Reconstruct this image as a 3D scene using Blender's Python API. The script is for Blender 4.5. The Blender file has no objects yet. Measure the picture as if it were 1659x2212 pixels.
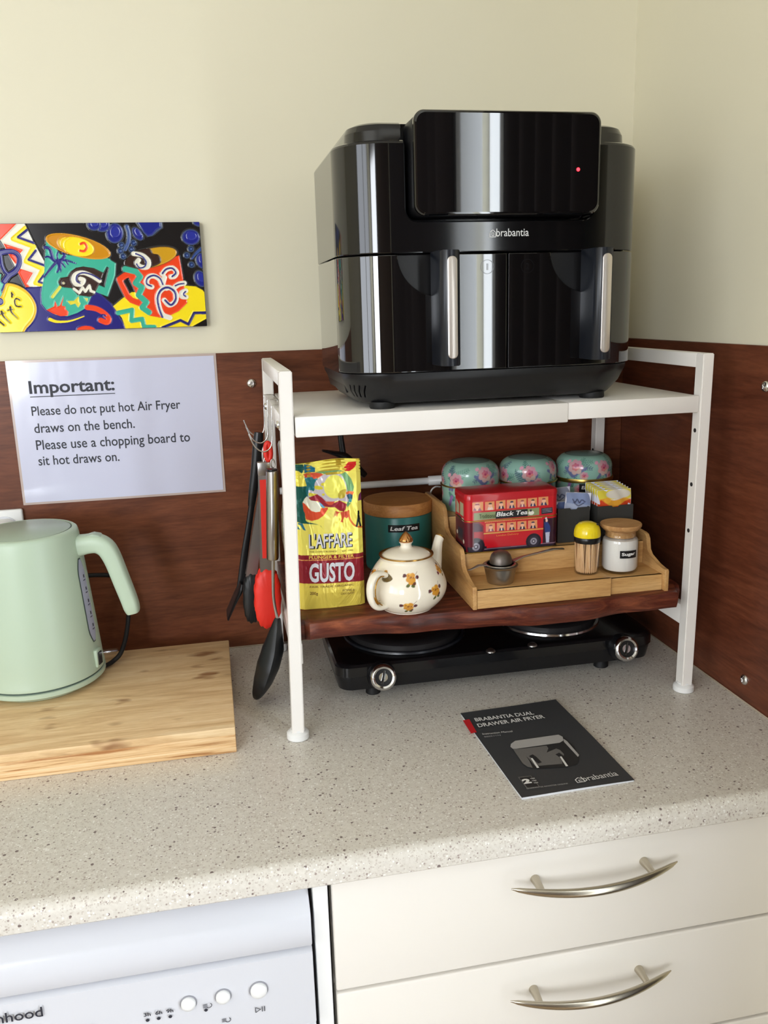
import bpy, bmesh, math, random
import numpy as np
from mathutils import Vector, Matrix
random.seed(7)
D = bpy.data
scn = bpy.context.scene
col = scn.collection

# ------------------------------------------------------------------ camera
CAM = np.array((-0.688595, -1.35499127, 0.54149372))
ROT = (math.radians(76.59654), math.radians(1.641131), math.radians(-11.544672))
FPX, IW, IH = 1842.877, 1659.0, 2212.0
cd = D.cameras.new('camera'); cam = D.objects.new('camera', cd); col.objects.link(cam)
cam.location = CAM; cam.rotation_euler = ROT
cd.sensor_fit = 'VERTICAL'; cd.sensor_height = 36; cd.lens = FPX / IH * 36; cd.clip_start = 0.02
scn.camera = cam
# ------------------------------------------------------------------ world and lights
w = D.worlds.new('world'); scn.world = w; w.use_nodes = True
wn = w.node_tree.nodes; bg = wn['Background']
bg.inputs[0].default_value = (0.80, 0.88, 1.0, 1); bg.inputs[1].default_value = 1.0
def area(name, loc, rot, sx, sy, power, color):
    l = D.lights.new(name, 'AREA'); l.shape = 'RECTANGLE'; l.size = sx; l.size_y = sy
    l.energy = power; l.color = color
    o = D.objects.new(name, l); col.objects.link(o); o.location = loc; o.rotation_euler = rot
    return o
# daylight entering by the window in the left wall and by the glazed door in the right wall
area('window_daylight', (-2.66, -2.05, 0.72), (0, math.radians(-90), 0), 1.15, 1.5, 12.5, (0.93, 0.97, 1.03))
area('door_daylight', (0.06, -1.43, 0.22), (0, math.radians(90), 0), 2.1, 0.37, 15, (0.90, 0.97, 1.06))
area('rear_window_daylight', (-2.13, -3.52, 0.72), (math.radians(90), 0, 0), 0.8, 1.15, 32, (0.93, 0.97, 1.03))
scn.view_settings.view_transform = 'Standard'; scn.view_settings.look = 'None'
scn.view_settings.gamma = 1; scn.view_settings.use_curve_mapping = False
scn.view_settings.exposure = 0.66

# ------------------------------------------------------------------ helpers
_M = np.array(cam.rotation_euler.to_matrix())
def at(px, py, ax, val):
    """point of the place seen at a pixel of the photograph, on the plane ax = val"""
    d = _M @ np.array([(px - IW/2)/FPX, -(py - IH/2)/FPX, -1.0]); i = 'xyz'.index(ax)
    return CAM + d * (val - CAM[i]) / d[i]
def lin(c):
    c = [x/255 for x in c[:3]]
    return tuple(x/12.92 if x <= .04045 else ((x+.055)/1.055)**2.4 for x in c)
def mat(name, c, rough=.5, metal=0, spec=.5, coat=0, trans=0, ior=1.45, emit=0):
    m = D.materials.new(name); m.use_nodes = True
    b = m.node_tree.nodes['Principled BSDF']
    b.inputs['Base Color'].default_value = (*lin(c), 1); b.inputs['Roughness'].default_value = rough
    b.inputs['Metallic'].default_value = metal; b.inputs['Specular IOR Level'].default_value = spec
    b.inputs['Coat Weight'].default_value = coat; b.inputs['Coat Roughness'].default_value = .06
    b.inputs['Transmission Weight'].default_value = trans; b.inputs['IOR'].default_value = ior
    if emit:
        b.inputs['Emission Color'].default_value = (*lin(c), 1); b.inputs['Emission Strength'].default_value = emit
    return m
def nd(m, t): return m.node_tree.nodes.new(t)
def lk(m, a, b): m.node_tree.links.new(a, b)
def bsdf(m): return m.node_tree.nodes['Principled BSDF']
def coords(m, scale, rot=(0, 0, 0)):
    t = nd(m, 'ShaderNodeTexCoord'); mp = nd(m, 'ShaderNodeMapping')
    mp.inputs['Scale'].default_value = scale; mp.inputs['Rotation'].default_value = rot
    lk(m, t.outputs['Object'], mp.inputs[0]); return mp.outputs[0]
def noise(m, vec, scale, detail=4, rough=.55, dist=0):
    n = nd(m, 'ShaderNodeTexNoise'); n.inputs['Scale'].default_value = scale
    n.inputs['Detail'].default_value = detail; n.inputs['Roughness'].default_value = rough
    n.inputs['Distortion'].default_value = dist; lk(m, vec, n.inputs['Vector']); return n.outputs[0]
def ramp(m, fac, stops):
    r = nd(m, 'ShaderNodeValToRGB'); e = r.color_ramp.elements
    while len(e) < len(stops): e.new(.5)
    for k, (p, c) in enumerate(stops): e[k].position = p; e[k].color = (*lin(c), 1)
    lk(m, fac, r.inputs[0]); return r.outputs[0]
def mix(m, a, b, f, mode='MIX'):
    x = nd(m, 'ShaderNodeMix'); x.data_type = 'RGBA'; x.blend_type = mode
    for s, v in ((0, f), (6, a), (7, b)):
        if hasattr(v, 'is_linked') or hasattr(v, 'links'): lk(m, v, x.inputs[s])
        elif isinstance(v, tuple): x.inputs[s].default_value = (*lin(v), 1)
        else: x.inputs[s].default_value = v
    return x.outputs[2]
def bump(m, h, strength=.2, dist=.001):
    b = nd(m, 'ShaderNodeBump'); b.inputs['Strength'].default_value = strength
    b.inputs['Distance'].default_value = dist; lk(m, h, b.inputs['Height'])
    lk(m, b.outputs[0], bsdf(m).inputs['Normal'])
def setcol(m, s): lk(m, s, bsdf(m).inputs['Base Color'])

def wm(o):
    M = o.matrix_basis.copy()
    while o.parent: o = o.parent; M = o.matrix_basis @ M
    return M
def link_mesh(name, me, m, parent=None, smooth=None, local=False):
    o = D.objects.new(name, me); col.objects.link(o)
    for x in (m if isinstance(m, (list, tuple)) else [m]): me.materials.append(x)
    if parent is not None:
        o.parent = parent
        if not local: me.transform(wm(parent).inverted())
    if smooth is not None:
        me.shade_smooth()
        if smooth < 180: me.set_sharp_from_angle(angle=math.radians(smooth))
    return o
def obj(name, bm, m, parent=None, smooth=40, local=False, label=None):
    bmesh.ops.recalc_face_normals(bm, faces=bm.faces)
    me = D.meshes.new(name); bm.to_mesh(me); bm.free()
    o = link_mesh(name, me, m, parent, smooth, local)
    if label: o['label'] = label
    return o
def tag(o, label=None, cat=None, group=None, kind=None):
    for k, v in (('label', label), ('category', cat), ('group', group), ('kind', kind)):
        if v: o[k] = v
    return o
def thing(name, label, cat, loc, rz=0, group=None):
    o = D.objects.new(name, None); col.objects.link(o); o.empty_display_size = .03
    o.location = loc; o.rotation_euler = (0, 0, rz)
    return tag(o, label, cat, group)
def solo(o, loc):
    """move the origin of a one-mesh thing to its base"""
    o.data.transform(Matrix.Translation(-Vector(loc))); o.location = loc; return o
def struct(name, bm, m, parent=None, smooth=40):
    o = obj(name, bm, m, parent, smooth)
    if parent is None: o['kind'] = 'structure'
    return o
def copy_tree(o, parent=None):
    c = o.copy(); col.objects.link(c); c.parent = parent
    for ch in list(o.children): copy_tree(ch, c)
    return c
def BM(): return bmesh.new()
def box(bm, a, b, r=0, seg=2, M=None):
    a = Vector(a); b = Vector(b)
    g = bmesh.ops.create_cube(bm, size=1)
    vs = g['verts']
    for v in vs: v.co = Vector([a[i] + (v.co[i]+.5)*(b[i]-a[i]) for i in range(3)])
    if r > 0:
        es = list({e for v in vs for e in v.link_edges})
        res = bmesh.ops.bevel(bm, geom=es, offset=r, segments=seg, profile=.5, affect='EDGES')
        vs = list({v for f in res['faces'] for v in f.verts} | {v for v in vs if v.is_valid})
    if M is not None: bmesh.ops.transform(bm, matrix=M, verts=[v for v in vs if v.is_valid])
    return bm
def loft(bm, loops, cap0=True, cap1=True):
    L = [[bm.verts.new(p) for p in lp] for lp in loops]; n = len(L[0])
    for a, b in zip(L, L[1:]):
        for i in range(n): bm.faces.new((a[i], a[(i+1) % n], b[(i+1) % n], b[i]))
    if cap0: bm.faces.new(L[0][::-1])
    if cap1: bm.faces.new(L[-1])
    return bm
def lathe(bm, prof, c, n=48, cap0=True, cap1=True, axis='z'):
    lps = []
    for r, z in prof:
        lp = []
        for k in range(n):
            a = 2*math.pi*k/n
            q = (r*math.cos(a), r*math.sin(a), z)
            if axis == 'y': q = (q[0], -z, q[1])
            if axis == 'x': q = (z, q[0], q[1])
            lp.append((c[0]+q[0], c[1]+q[1], c[2]+q[2]))
        lps.append(lp)
    return loft(bm, lps, cap0, cap1)
def cyl(bm, c, r, h, n=32, axis='z', bev=0):
    p = [(r, 0), (r, h)] if not bev else [(r-bev, 0), (r, bev), (r, h-bev), (r-bev, h)]
    return lathe(bm, p, c, n, axis=axis)
def rrect(cx, cy, hx, hy, r, z, n=8, axis='z'):
    out = []
    for sx, sy, a0 in ((1, 1, 0), (-1, 1, 90), (-1, -1, 180), (1, -1, 270)):
        for k in range(n+1):
            a = math.radians(a0 + 90*k/n)
            p = (cx + sx*(hx-r) + r*math.cos(a), cy + sy*(hy-r) + r*math.sin(a))
            out.append((p[0], p[1], z) if axis == 'z' else (p[0], z, p[1]) if axis == 'y' else (z, p[0], p[1]))
    return out
def prism(bm, poly, a, b, axis='y', bev=0):
    """extrude a 2D polygon along an axis from a to b"""
    def q(p, t): return (p[0], t, p[1]) if axis == 'y' else (t, p[0], p[1]) if axis == 'x' else (p[0], p[1], t)
    va = [bm.verts.new(q(p, a)) for p in poly]; vb = [bm.verts.new(q(p, b)) for p in poly]; n = len(poly)
    fs = [bm.faces.new(va), bm.faces.new(vb[::-1])]
    for i in range(n): bm.faces.new((va[i], va[(i+1) % n], vb[(i+1) % n], vb[i]))
    if bev:
        es = list({e for f in fs for e in f.edges})
        bmesh.ops.bevel(bm, geom=es, offset=bev, segments=2, profile=.5, affect='EDGES')
    return bm
def crom(pts, n=8, closed=False):
    P = [np.array(p, float) for p in pts]; m = len(P); out = []
    for i in range(m if closed else m-1):
        g = lambda k: P[k % m] if closed else P[min(max(k, 0), m-1)]
        a, b, c, d = g(i-1), g(i), g(i+1), g(i+2)
        for k in range(n):
            t = k/n
            out.append(.5*((2*b) + (c-a)*t + (2*a-5*b+4*c-d)*t*t + (3*b-a-3*c+d)*t**3))
    if not closed: out.append(P[-1])
    return out
def sweep(bm, pts, rads, side=None, n=14, power=2.0, closed=False):
    """tube along pts; rads = r or (a along side, b across), one or one per point"""
    P = [Vector(p) for p in pts]; m = len(P)
    if not isinstance(rads, list): rads = [rads]*m
    if len(rads) != m:
        k = len(rads)
        def rr(i):
            t = i/(m-1)*(k-1); j = min(int(t), k-2); f = t-j
            A = rads[j] if isinstance(rads[j], tuple) else (rads[j],)*2
            B = rads[j+1] if isinstance(rads[j+1], tuple) else (rads[j+1],)*2
            return (A[0]*(1-f)+B[0]*f, A[1]*(1-f)+B[1]*f)
        rads = [rr(i) for i in range(m)]
    S = Vector(side) if side else None; loops = []
    for i in range(m):
        t = (P[(i+1) % m]-P[i-1]) if closed else (P[min(i+1, m-1)]-P[max(i-1, 0)])
        t.normalize()
        if S is None: S = t.orthogonal()
        s = S - t*S.dot(t); s.normalize()
        if side is None: S = s
        nn = t.cross(s)
        a, b = rads[i] if isinstance(rads[i], tuple) else (rads[i], rads[i])
        lp = []
        for k in range(n):
            th = 2*math.pi*k/n; c, q = math.cos(th), math.sin(th); e = 2/power
            lp.append(P[i] + s*(a*math.copysign(abs(c)**e, c)) + nn*(b*math.copysign(abs(q)**e, q)))
        loops.append(lp)
    if closed: loops.append(loops[0]); loft(bm, loops, False, False); bmesh.ops.remove_doubles(bm, verts=bm.verts, dist=1e-7)
    else: loft(bm, loops)
    return bm
def modded(o, mods):
    """bake modifiers set up by mods(o) into the object's mesh"""
    mods(o); dg = bpy.context.evaluated_depsgraph_get(); dg.update()
    me = D.meshes.new_from_object(o.evaluated_get(dg)); o.modifiers.clear()
    old = o.data; o.data = me; D.meshes.remove(old); return o
def carve(bm, cutters, bev=0):
    """boolean difference on a bmesh; returns a new bmesh"""
    tmp = []
    def mk(b):
        bmesh.ops.recalc_face_normals(b, faces=b.faces)
        me = D.meshes.new('t'); b.to_mesh(me); b.free(); o = D.objects.new('t', me); col.objects.link(o); tmp.append(o); return o
    o = mk(bm)
    for c in cutters:
        k = o.modifiers.new('b', 'BOOLEAN'); k.object = mk(c); k.operation = 'DIFFERENCE'; k.solver = 'EXACT'
    if bev:
        k = o.modifiers.new('v', 'BEVEL'); k.width = bev; k.segments = 2; k.limit_method = 'ANGLE'; k.angle_limit = math.radians(50)
    bpy.context.view_layer.update(); dg = bpy.context.evaluated_depsgraph_get()
    me = D.meshes.new_from_object(o.evaluated_get(dg)); out = BM(); out.from_mesh(me); D.meshes.remove(me)
    for t in tmp: md = t.data; D.objects.remove(t); D.meshes.remove(md)
    return out

def flat_fronts(o):
    """weight normals by area so that big flat faces stay flat next to their rounded corners"""
    k = o.modifiers.new('w', 'WEIGHTED_NORMAL'); k.keep_sharp = True; k.weight = 100
def wn(o):
    bpy.context.view_layer.update(); return modded(o, flat_fronts)
# --- surfaces onto which print is laid: f(u, v, h) -> point
def plane(o, ex, ey, ez):
    o, ex, ey, ez = map(Vector, (o, ex, ey, ez))
    return lambda u, v, h=0: o + ex*u + ey*v + ez*h
def wrap(cx, cy, r, a0, z0=0):
    """u runs along the circumference, v upwards"""
    return lambda u, v, h=0: Vector((cx+(r+h)*math.cos(a0+u/r), cy+(r+h)*math.sin(a0+u/r), z0+v))
_font = {}
def glyphs(s, bold=0):
    k = (s, bold)
    if k not in _font:
        c = D.curves.new('t', 'FONT'); c.body = s; c.resolution_u = 3; c.offset = bold
        o = D.objects.new('t', c); col.objects.link(o); bpy.context.view_layer.update()
        me = D.meshes.new_from_object(o.evaluated_get(bpy.context.evaluated_depsgraph_get()))
        V = np.array([v.co[:2] for v in me.vertices]).reshape(-1, 2); F = [tuple(p.vertices) for p in me.polygons]
        D.objects.remove(o); D.curves.remove(c); D.meshes.remove(me); _font[k] = (V, F)
    return _font[k]
class Print:
    """flat print gathered into one mesh: polygons and letters laid on a surface"""
    def __init__(s, f): s.f = f; s.V = []; s.F = []; s.MI = []; s.mats = []
    def mi(s, m):
        if m not in s.mats: s.mats.append(m)
        return s.mats.index(m)
    def tri(s, V, F, m, h):
        b = len(s.V); s.V += [s.f(u, v, h) for u, v in V]; s.F += [tuple(b+i for i in f) for f in F]; s.MI += [s.mi(m)]*len(F)
    def text(s, t, p0, width, height, m, h=.0003, bold=0, ang=0, slant=0):
        V, F = glyphs(t, bold)
        if len(V) == 0: return
        lo = V.min(0); hi = V.max(0); Q = (V-lo)/(hi-lo)*np.array((width, height))
        Q[:, 0] += slant*Q[:, 1]
        c, q = math.cos(ang), math.sin(ang)
        s.tri([(p0[0]+x*c-y*q, p0[1]+x*q+y*c) for x, y in Q], F, m, h)
    def rect(s, u0, v0, u1, v1, m, h=.0002, n=1):
        V = []; F = []
        for k in range(n+1):
            u = u0+(u1-u0)*k/n; V += [(u, v0), (u, v1)]
            if k: F.append((2*k-2, 2*k, 2*k+1, 2*k-1))
        s.tri(V, F, m, h)
    def poly(s, pts, m, h=.0002): s.tri(list(pts), [tuple(range(len(pts)))], m, h)
    def disc(s, c, r, m, h=.0002, n=20, r2=None):
        if r2 is None: s.poly([(c[0]+r*math.cos(6.2832*k/n), c[1]+r*math.sin(6.2832*k/n)) for k in range(n)], m, h); return
        V = []
        for k in range(n):
            a = 6.2832*k/n; V += [(c[0]+r*math.cos(a), c[1]+r*math.sin(a)), (c[0]+r2*math.cos(a), c[1]+r2*math.sin(a))]
        s.tri(V, [(2*k, (2*k+2) % (2*n), (2*k+3) % (2*n), 2*k+1) for k in range(n)], m, h)
    def line(s, pts, wd, m, h=.0002):
        for a, b in zip(pts, pts[1:]):
            a = np.array(a, float); b = np.array(b, float); d = b-a; d /= np.linalg.norm(d)+1e-9; nn = np.array((-d[1], d[0]))*wd/2
            s.poly([a-nn-d*wd*.3, b-nn+d*wd*.3, b+nn+d*wd*.3, a+nn-d*wd*.3], m, h)
    def build(s, name, parent, label=None):
        me = D.meshes.new(name); me.from_pydata([tuple(v) for v in s.V], [], s.F); me.polygons.foreach_set('material_index', s.MI)
        o = link_mesh(name, me, s.mats, parent)
        if label: o['label'] = label
        return o
class Canvas:
    """colours of a printed or glazed surface, worked out from outlines, kept per vertex"""
    def __init__(s, wd, ht, res, base):
        s.w, s.h = wd, ht; s.nu = int(round(wd/res))+1; s.nv = int(round(ht/res))+1
        k = 2; u = (np.arange(s.nu*k)-.5)/(k)*wd/(s.nu-1); v = (np.arange(s.nv*k)-.5)/(k)*ht/(s.nv-1)
        s.U, s.V = np.meshgrid(u, v); s.C = np.empty(s.U.shape+(3,)); s.C[:] = lin(base)
    def _set(s, sl, m, c, a=1): s.C[sl][m] = s.C[sl][m]*(1-a) + np.array(lin(c))*a
    def _box(s, P, pad):
        lo = P.min(0)-pad; hi = P.max(0)+pad; u = s.U[0]; v = s.V[:, 0]
        i0, i1 = np.searchsorted(u, (lo[0], hi[0])); j0, j1 = np.searchsorted(v, (lo[1], hi[1]))
        return slice(j0, j1), slice(i0, i1)
    def fill(s, c, pts, smooth=False, a=1):
        if smooth: pts = crom(pts, 6, True)
        P = np.array(pts); sl = s._box(P, .001); U, V = s.U[sl], s.V[sl]
        if U.size == 0: return
        m = np.zeros(U.shape, bool)
        for (x0, y0), (x1, y1) in zip(P, np.roll(P, -1, 0)):
            if y0 == y1: continue
            m ^= ((y0 > V) != (y1 > V)) & (U < (x1-x0)*(V-y0)/(y1-y0)+x0)
        s._set(sl, m, c, a)
    def stroke(s, c, pts, wd, smooth=True, w2=None):
        if smooth and len(pts) > 2: pts = crom(pts, 6)
        P = np.array(pts); sl = s._box(P, wd); U, V = s.U[sl], s.V[sl]
        if U.size == 0: return
        m = np.zeros(U.shape, bool); n = len(P)-1
        for i in range(n):
            a, b = P[i], P[i+1]; d = b-a; L = d@d+1e-12
            t = np.clip(((U-a[0])*d[0]+(V-a[1])*d[1])/L, 0, 1)
            r = wd/2 if w2 is None else (wd+(w2-wd)*i/n)/2
            m |= (U-a[0]-t*d[0])**2+(V-a[1]-t*d[1])**2 < r*r
        s._set(sl, m, c)
    def ell(s, c, p, rx, ry=None, rot=0, a=1):
        ry = ry or rx; cr, sr = math.cos(rot), math.sin(rot)
        s.fill(c, [(p[0]+rx*math.cos(t)*cr-ry*math.sin(t)*sr, p[1]+rx*math.cos(t)*sr+ry*math.sin(t)*cr) for t in np.linspace(0, 2*math.pi, 28)[:-1]], a=a)
    def build(s, name, f, m, parent, relief=0, smooth=True):
        C = s.C.reshape(s.nv, 2, s.nu, 2, 3).mean((1, 3)); nu, nv = s.nu, s.nv
        us = np.linspace(0, s.w, nu); vs = np.linspace(0, s.h, nv); Hh = np.zeros((nv, nu))
        if relief:
            g = np.sqrt(C); e = np.zeros((nv, nu))
            e[:, 1:] += np.abs(g[:, 1:]-g[:, :-1]).sum(2); e[1:] += np.abs(g[1:]-g[:-1]).sum(2)
            e = np.clip(e*2, 0, 1); k = e.copy()
            for dx, dy in ((1, 0), (-1, 0), (0, 1), (0, -1)): k += np.roll(e, (dx, dy), (0, 1))*.6
            Hh = np.clip(k, 0, 1.3)*relief
        V = [tuple(f(u, v, Hh[j, i])) for j, v in enumerate(vs) for i, u in enumerate(us)]
        idx = np.arange(nu*nv).reshape(nv, nu)
        F = np.stack((idx[:-1, :-1], idx[:-1, 1:], idx[1:, 1:], idx[1:, :-1]), -1).reshape(-1, 4)
        me = D.meshes.new(name); me.from_pydata(V, [], F.tolist())
        A = me.color_attributes.new('print', 'FLOAT_COLOR', 'POINT')
        A.data.foreach_set('color', np.concatenate((C.reshape(-1, 3), np.ones((nu*nv, 1))), 1).ravel().astype(np.float32))
        o = link_mesh(name, me, m, parent, 180 if smooth else None); return o
def printed(name, rough=.4, metal=0, coat=0):
    m = mat(name, (200, 200, 200), rough, metal, coat=coat)
    a = nd(m, 'ShaderNodeVertexColor'); a.layer_name = 'print'; setcol(m, a.outputs[0]); return m

# ------------------------------------------------------------------ materials
m_wall = mat('cream_paint', (227, 221, 197), .6, spec=.3)
_n = noise(m_wall, coords(m_wall, (1, 1, 1)), 90, 3); bump(m_wall, _n, .08, .0006)
m_ceil = mat('ceiling_paint', (232, 228, 216), .8)
m_floor = mat('floor_vinyl', (150, 128, 100), .5)
setcol(m_floor, ramp(m_floor, noise(m_floor, coords(m_floor, (1, 9, 1)), 3, 6), [(.3, (120, 98, 74)), (.7, (168, 146, 116))]))
def wood(name, dark, mid, light, sc, scale, rough=.35, bstr=.1, contrast=(.3, .5, .72), dist=1.2, spec=.5):
    m = mat(name, mid, rough, spec=spec); v = coords(m, sc)
    n1 = noise(m, v, scale, 6, .6, dist); c = ramp(m, n1, [(contrast[0], dark), (contrast[1], mid), (contrast[2], light)])
    n2 = noise(m, v, scale*9, 3, .6, .3); c2 = ramp(m, n2, [(.35, tuple(int(x*.86) for x in mid)), (.65, (255, 255, 255))])
    setcol(m, mix(m, c, c2, .28, 'MULTIPLY')); bump(m, n2, bstr, .0004); return m
m_splash = wood('brown_wood_laminate', (92, 50, 30), (114, 64, 40), (134, 80, 52), (1.4, 1.4, 11), 2.6, .36, .05, (.28, .5, .74), 1.6, .4)
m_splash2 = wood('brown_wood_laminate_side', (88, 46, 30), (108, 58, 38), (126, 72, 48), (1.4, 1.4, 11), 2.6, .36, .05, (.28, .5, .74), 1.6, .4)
m_board = wood('bamboo_board', (214, 176, 128), (236, 204, 156), (246, 220, 178), (1.5, 16, 16), 3, .45, .1)
m_bamboo = wood('bamboo_ply', (196, 150, 92), (212, 168, 108), (224, 184, 126), (2, 20, 20), 3, .42, .06, dist=.6)
m_bamboo_y = wood('bamboo_ply_side', (182, 136, 82), (200, 155, 98), (214, 172, 114), (20, 2, 20), 3, .42, .06, dist=.6)
m_lidwood = wood('lid_wood', (176, 118, 62), (196, 138, 78), (208, 152, 92), (2, 14, 14), 4, .5, .08)
m_lidwood2 = wood('jar_lid_wood', (176, 128, 76), (204, 158, 104), (220, 178, 124), (2, 20, 6), 5, .5, .08)
m_slab = wood('dark_slab_wood', (58, 24, 17), (98, 44, 30), (150, 84, 54), (1.6, 14, 14), 4.2, .34, .12, (.3, .5, .75), 1.6)
# darker knots of the bamboo chopping board
_v = coords(m_board, (9, 22, 22)); _k = ramp(m_board, noise(m_board, _v, 1.7, 2, .5), [(.60, (255, 255, 255)), (.72, (150, 108, 78))])
setcol(m_board, mix(m_board, bsdf(m_board).inputs['Base Color'].links[0].from_socket, _k, .8, 'MULTIPLY'))
# speckled stone-look laminate
m_top = mat('speckled_worktop', (196, 190, 178), .3, spec=.45)
def specks(m, scale, thr, colr, base, sz=.33):
    vo = nd(m, 'ShaderNodeTexVoronoi'); vo.inputs['Scale'].default_value = scale; lk(m, coords(m, (1, 1, 1)), vo.inputs['Vector'])
    sp = nd(m, 'ShaderNodeSeparateColor'); lk(m, vo.outputs['Color'], sp.inputs[0])
    a = nd(m, 'ShaderNodeMath'); a.operation = 'GREATER_THAN'; lk(m, sp.outputs[0], a.inputs[0]); a.inputs[1].default_value = thr
    s = nd(m, 'ShaderNodeMath'); s.operation = 'MULTIPLY'; lk(m, sp.outputs[1], s.inputs[0]); s.inputs[1].default_value = sz
    b = nd(m, 'ShaderNodeMath'); b.operation = 'LESS_THAN'; lk(m, vo.outputs['Distance'], b.inputs[0]); lk(m, s.outputs[0], b.inputs[1])
    f = nd(m, 'ShaderNodeMath'); f.operation = 'MULTIPLY'; lk(m, a.outputs[0], f.inputs[0]); lk(m, b.outputs[0], f.inputs[1])
    return mix(m, base, colr, f.outputs[0])
_b = ramp(m_top, noise(m_top, coords(m_top, (1, 1, 1)), 220, 4, .65), [(.3, (206, 200, 189)), (.7, (222, 217, 207))])
_b = specks(m_top, 520, .5, (196, 187, 176), _b, .7); _b = specks(m_top, 380, .80, (164, 150, 142), _b, .5)
_b = specks(m_top, 260, .93, (122, 108, 104), _b, .5); _b = specks(m_top, 420, .8, (234, 231, 224), _b, .6); setcol(m_top, _b)
m_white = mat('white_powder_coat', (240, 236, 230), .32)
m_plastic = mat('white_plastic', (236, 236, 234), .3)
m_cab = mat('warm_white_laminate', (234, 229, 220), .3, spec=.35)
m_appl = mat('appliance_white', (212, 213, 218), .3)
m_gap = mat('dark_gap', (40, 36, 36), .8)
m_black = mat('gloss_black', (9, 9, 11), .03, spec=.7, coat=.8); bsdf(m_black).inputs['Coat Roughness'].default_value = .02
m_black_s = mat('satin_black', (20, 20, 22), .32)
m_housing = mat('black_housing', (10, 10, 12), .08, spec=.55, coat=.4)
m_rubber = mat('black_rubber', (18, 18, 19), .6)
m_handle = mat('blue_black_handle', (26, 29, 36), .28)
m_chrome = mat('chrome', (225, 225, 225), .12, 1)
m_steel = mat('brushed_steel', (176, 172, 168), .3, 1)
_s = noise(m_steel, coords(m_steel, (60, 60, 2)), 12, 3); bump(m_steel, _s, .1, .0003)
m_satin = mat('satin_strip', (214, 206, 198), .35, .85)
m_pull = mat('satin_nickel', (190, 182, 166), .26, 1)
m_white_ink = mat('white_ink', (232, 232, 230), .5); m_ink = mat('dark_ink', (44, 46, 56), .5)
m_grey_ink = mat('grey_ink', (90, 90, 96), .5); m_black_ink = mat('black_ink', (20, 20, 22), .4)
m_led = mat('red_led', (255, 30, 40), .3, emit=6)
m_sage = mat('sage_enamel', (184, 202, 180), .38)
m_sage_lid = mat('sage_lid', (168, 184, 166), .34); m_sage_d = mat('sage_gap', (74, 92, 84), .5)
m_clear = mat('clear_plastic', (235, 238, 240), .06, trans=1, ior=1.35)
m_glass = mat('clear_glass', (250, 252, 252), .02, trans=1, ior=1.3)
def thin_clear(name, tint, refl):
    m = D.materials.new(name); m.use_nodes = True; nt_ = m.node_tree; nt_.nodes.remove(bsdf(m)); out = nt_.nodes['Material Output']
    t_ = nd(m, 'ShaderNodeBsdfTransparent'); t_.inputs[0].default_value = (*tint, 1); g_ = nd(m, 'ShaderNodeBsdfGlossy'); g_.inputs['Roughness'].default_value = .04
    l_ = nd(m, 'ShaderNodeLayerWeight'); l_.inputs[0].default_value = .5; p_ = nd(m, 'ShaderNodeMath'); p_.operation = 'POWER'; lk(m, l_.outputs[1], p_.inputs[0]); p_.inputs[1].default_value = 3.5; f_ = nd(m, 'ShaderNodeMath'); f_.operation = 'MULTIPLY_ADD'; lk(m, p_.outputs[0], f_.inputs[0]); f_.inputs[1].default_value = refl; f_.inputs[2].default_value = .04; x_ = nd(m, 'ShaderNodeMixShader'); lk(m, f_.outputs[0], x_.inputs[0]); lk(m, t_.outputs[0], x_.inputs[1]); lk(m, g_.outputs[0], x_.inputs[2]); lk(m, x_.outputs[0], out.inputs[0]); return m
m_glass = thin_clear('thin_clear_glass', (.985, .99, .985), .40); m_clear = thin_clear('thin_clear_plastic', (.97, .975, .98), .35)
m_window_blue = mat('level_window', (176, 180, 200), .25)
m_paper = mat('white_paper', (226, 228, 242), .5)
m_film = mat('laminate_film', (216, 218, 228), .22, spec=.8, coat=1)
_fn = noise(m_film, coords(m_film, (3, 3, 1)), 5, 2); bump(m_film, _fn, .5, .004)
m_red_sil = mat('red_silicone', (226, 48, 36), .42); m_blk_sil = mat('black_nylon', (24, 26, 28), .4)
m_teal = mat('teal_ceramic', (42, 112, 108), .34); m_cream = mat('cream_glaze', (240, 232, 214), .12, coat=.5)
m_gold = mat('gold_trim', (196, 150, 74), .25, 1); m_brass = mat('brass_band', (188, 158, 84), .3, 1)
m_cover = mat('charcoal_cover', (66, 67, 69), .33, spec=.4); m_pages = mat('paper_pages', (222, 224, 228), .6)
m_red_ink = mat('red_ink', (206, 40, 46), .45); m_tape = mat('black_label_tape', (20, 20, 22), .3)
m_holder = mat('charcoal_card', (52, 52, 50), .55)
m_yellow = mat('yellow_plastic', (240, 214, 30), .2, coat=.3); m_pick = mat('toothpick_wood', (232, 190, 140), .6)
m_sugar = mat('white_sugar', (240, 236, 232), .7)
m_tile = printed('glazed_tile', .16); m_tin = printed('printed_tin', .22, coat=.4); m_pot = printed('painted_glaze', .1, coat=.5)
m_bus = printed('red_bus_tin', .3, coat=.3); m_foil = printed('gold_foil_print', .26, .22)
_fn = noise(m_foil, coords(m_foil, (1, 1, .5)), 22, 3, .55, 1.4); bump(m_foil, _fn, .9, .008)
m_gold_foil = mat('plain_gold_foil', (212, 184, 66), .3, .6); bump(m_gold_foil, noise(m_gold_foil, coords(m_gold_foil, (1, 1, 1)), 40, 3), .6, .003)
m_sachet = printed('sachet_print', .4)

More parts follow.
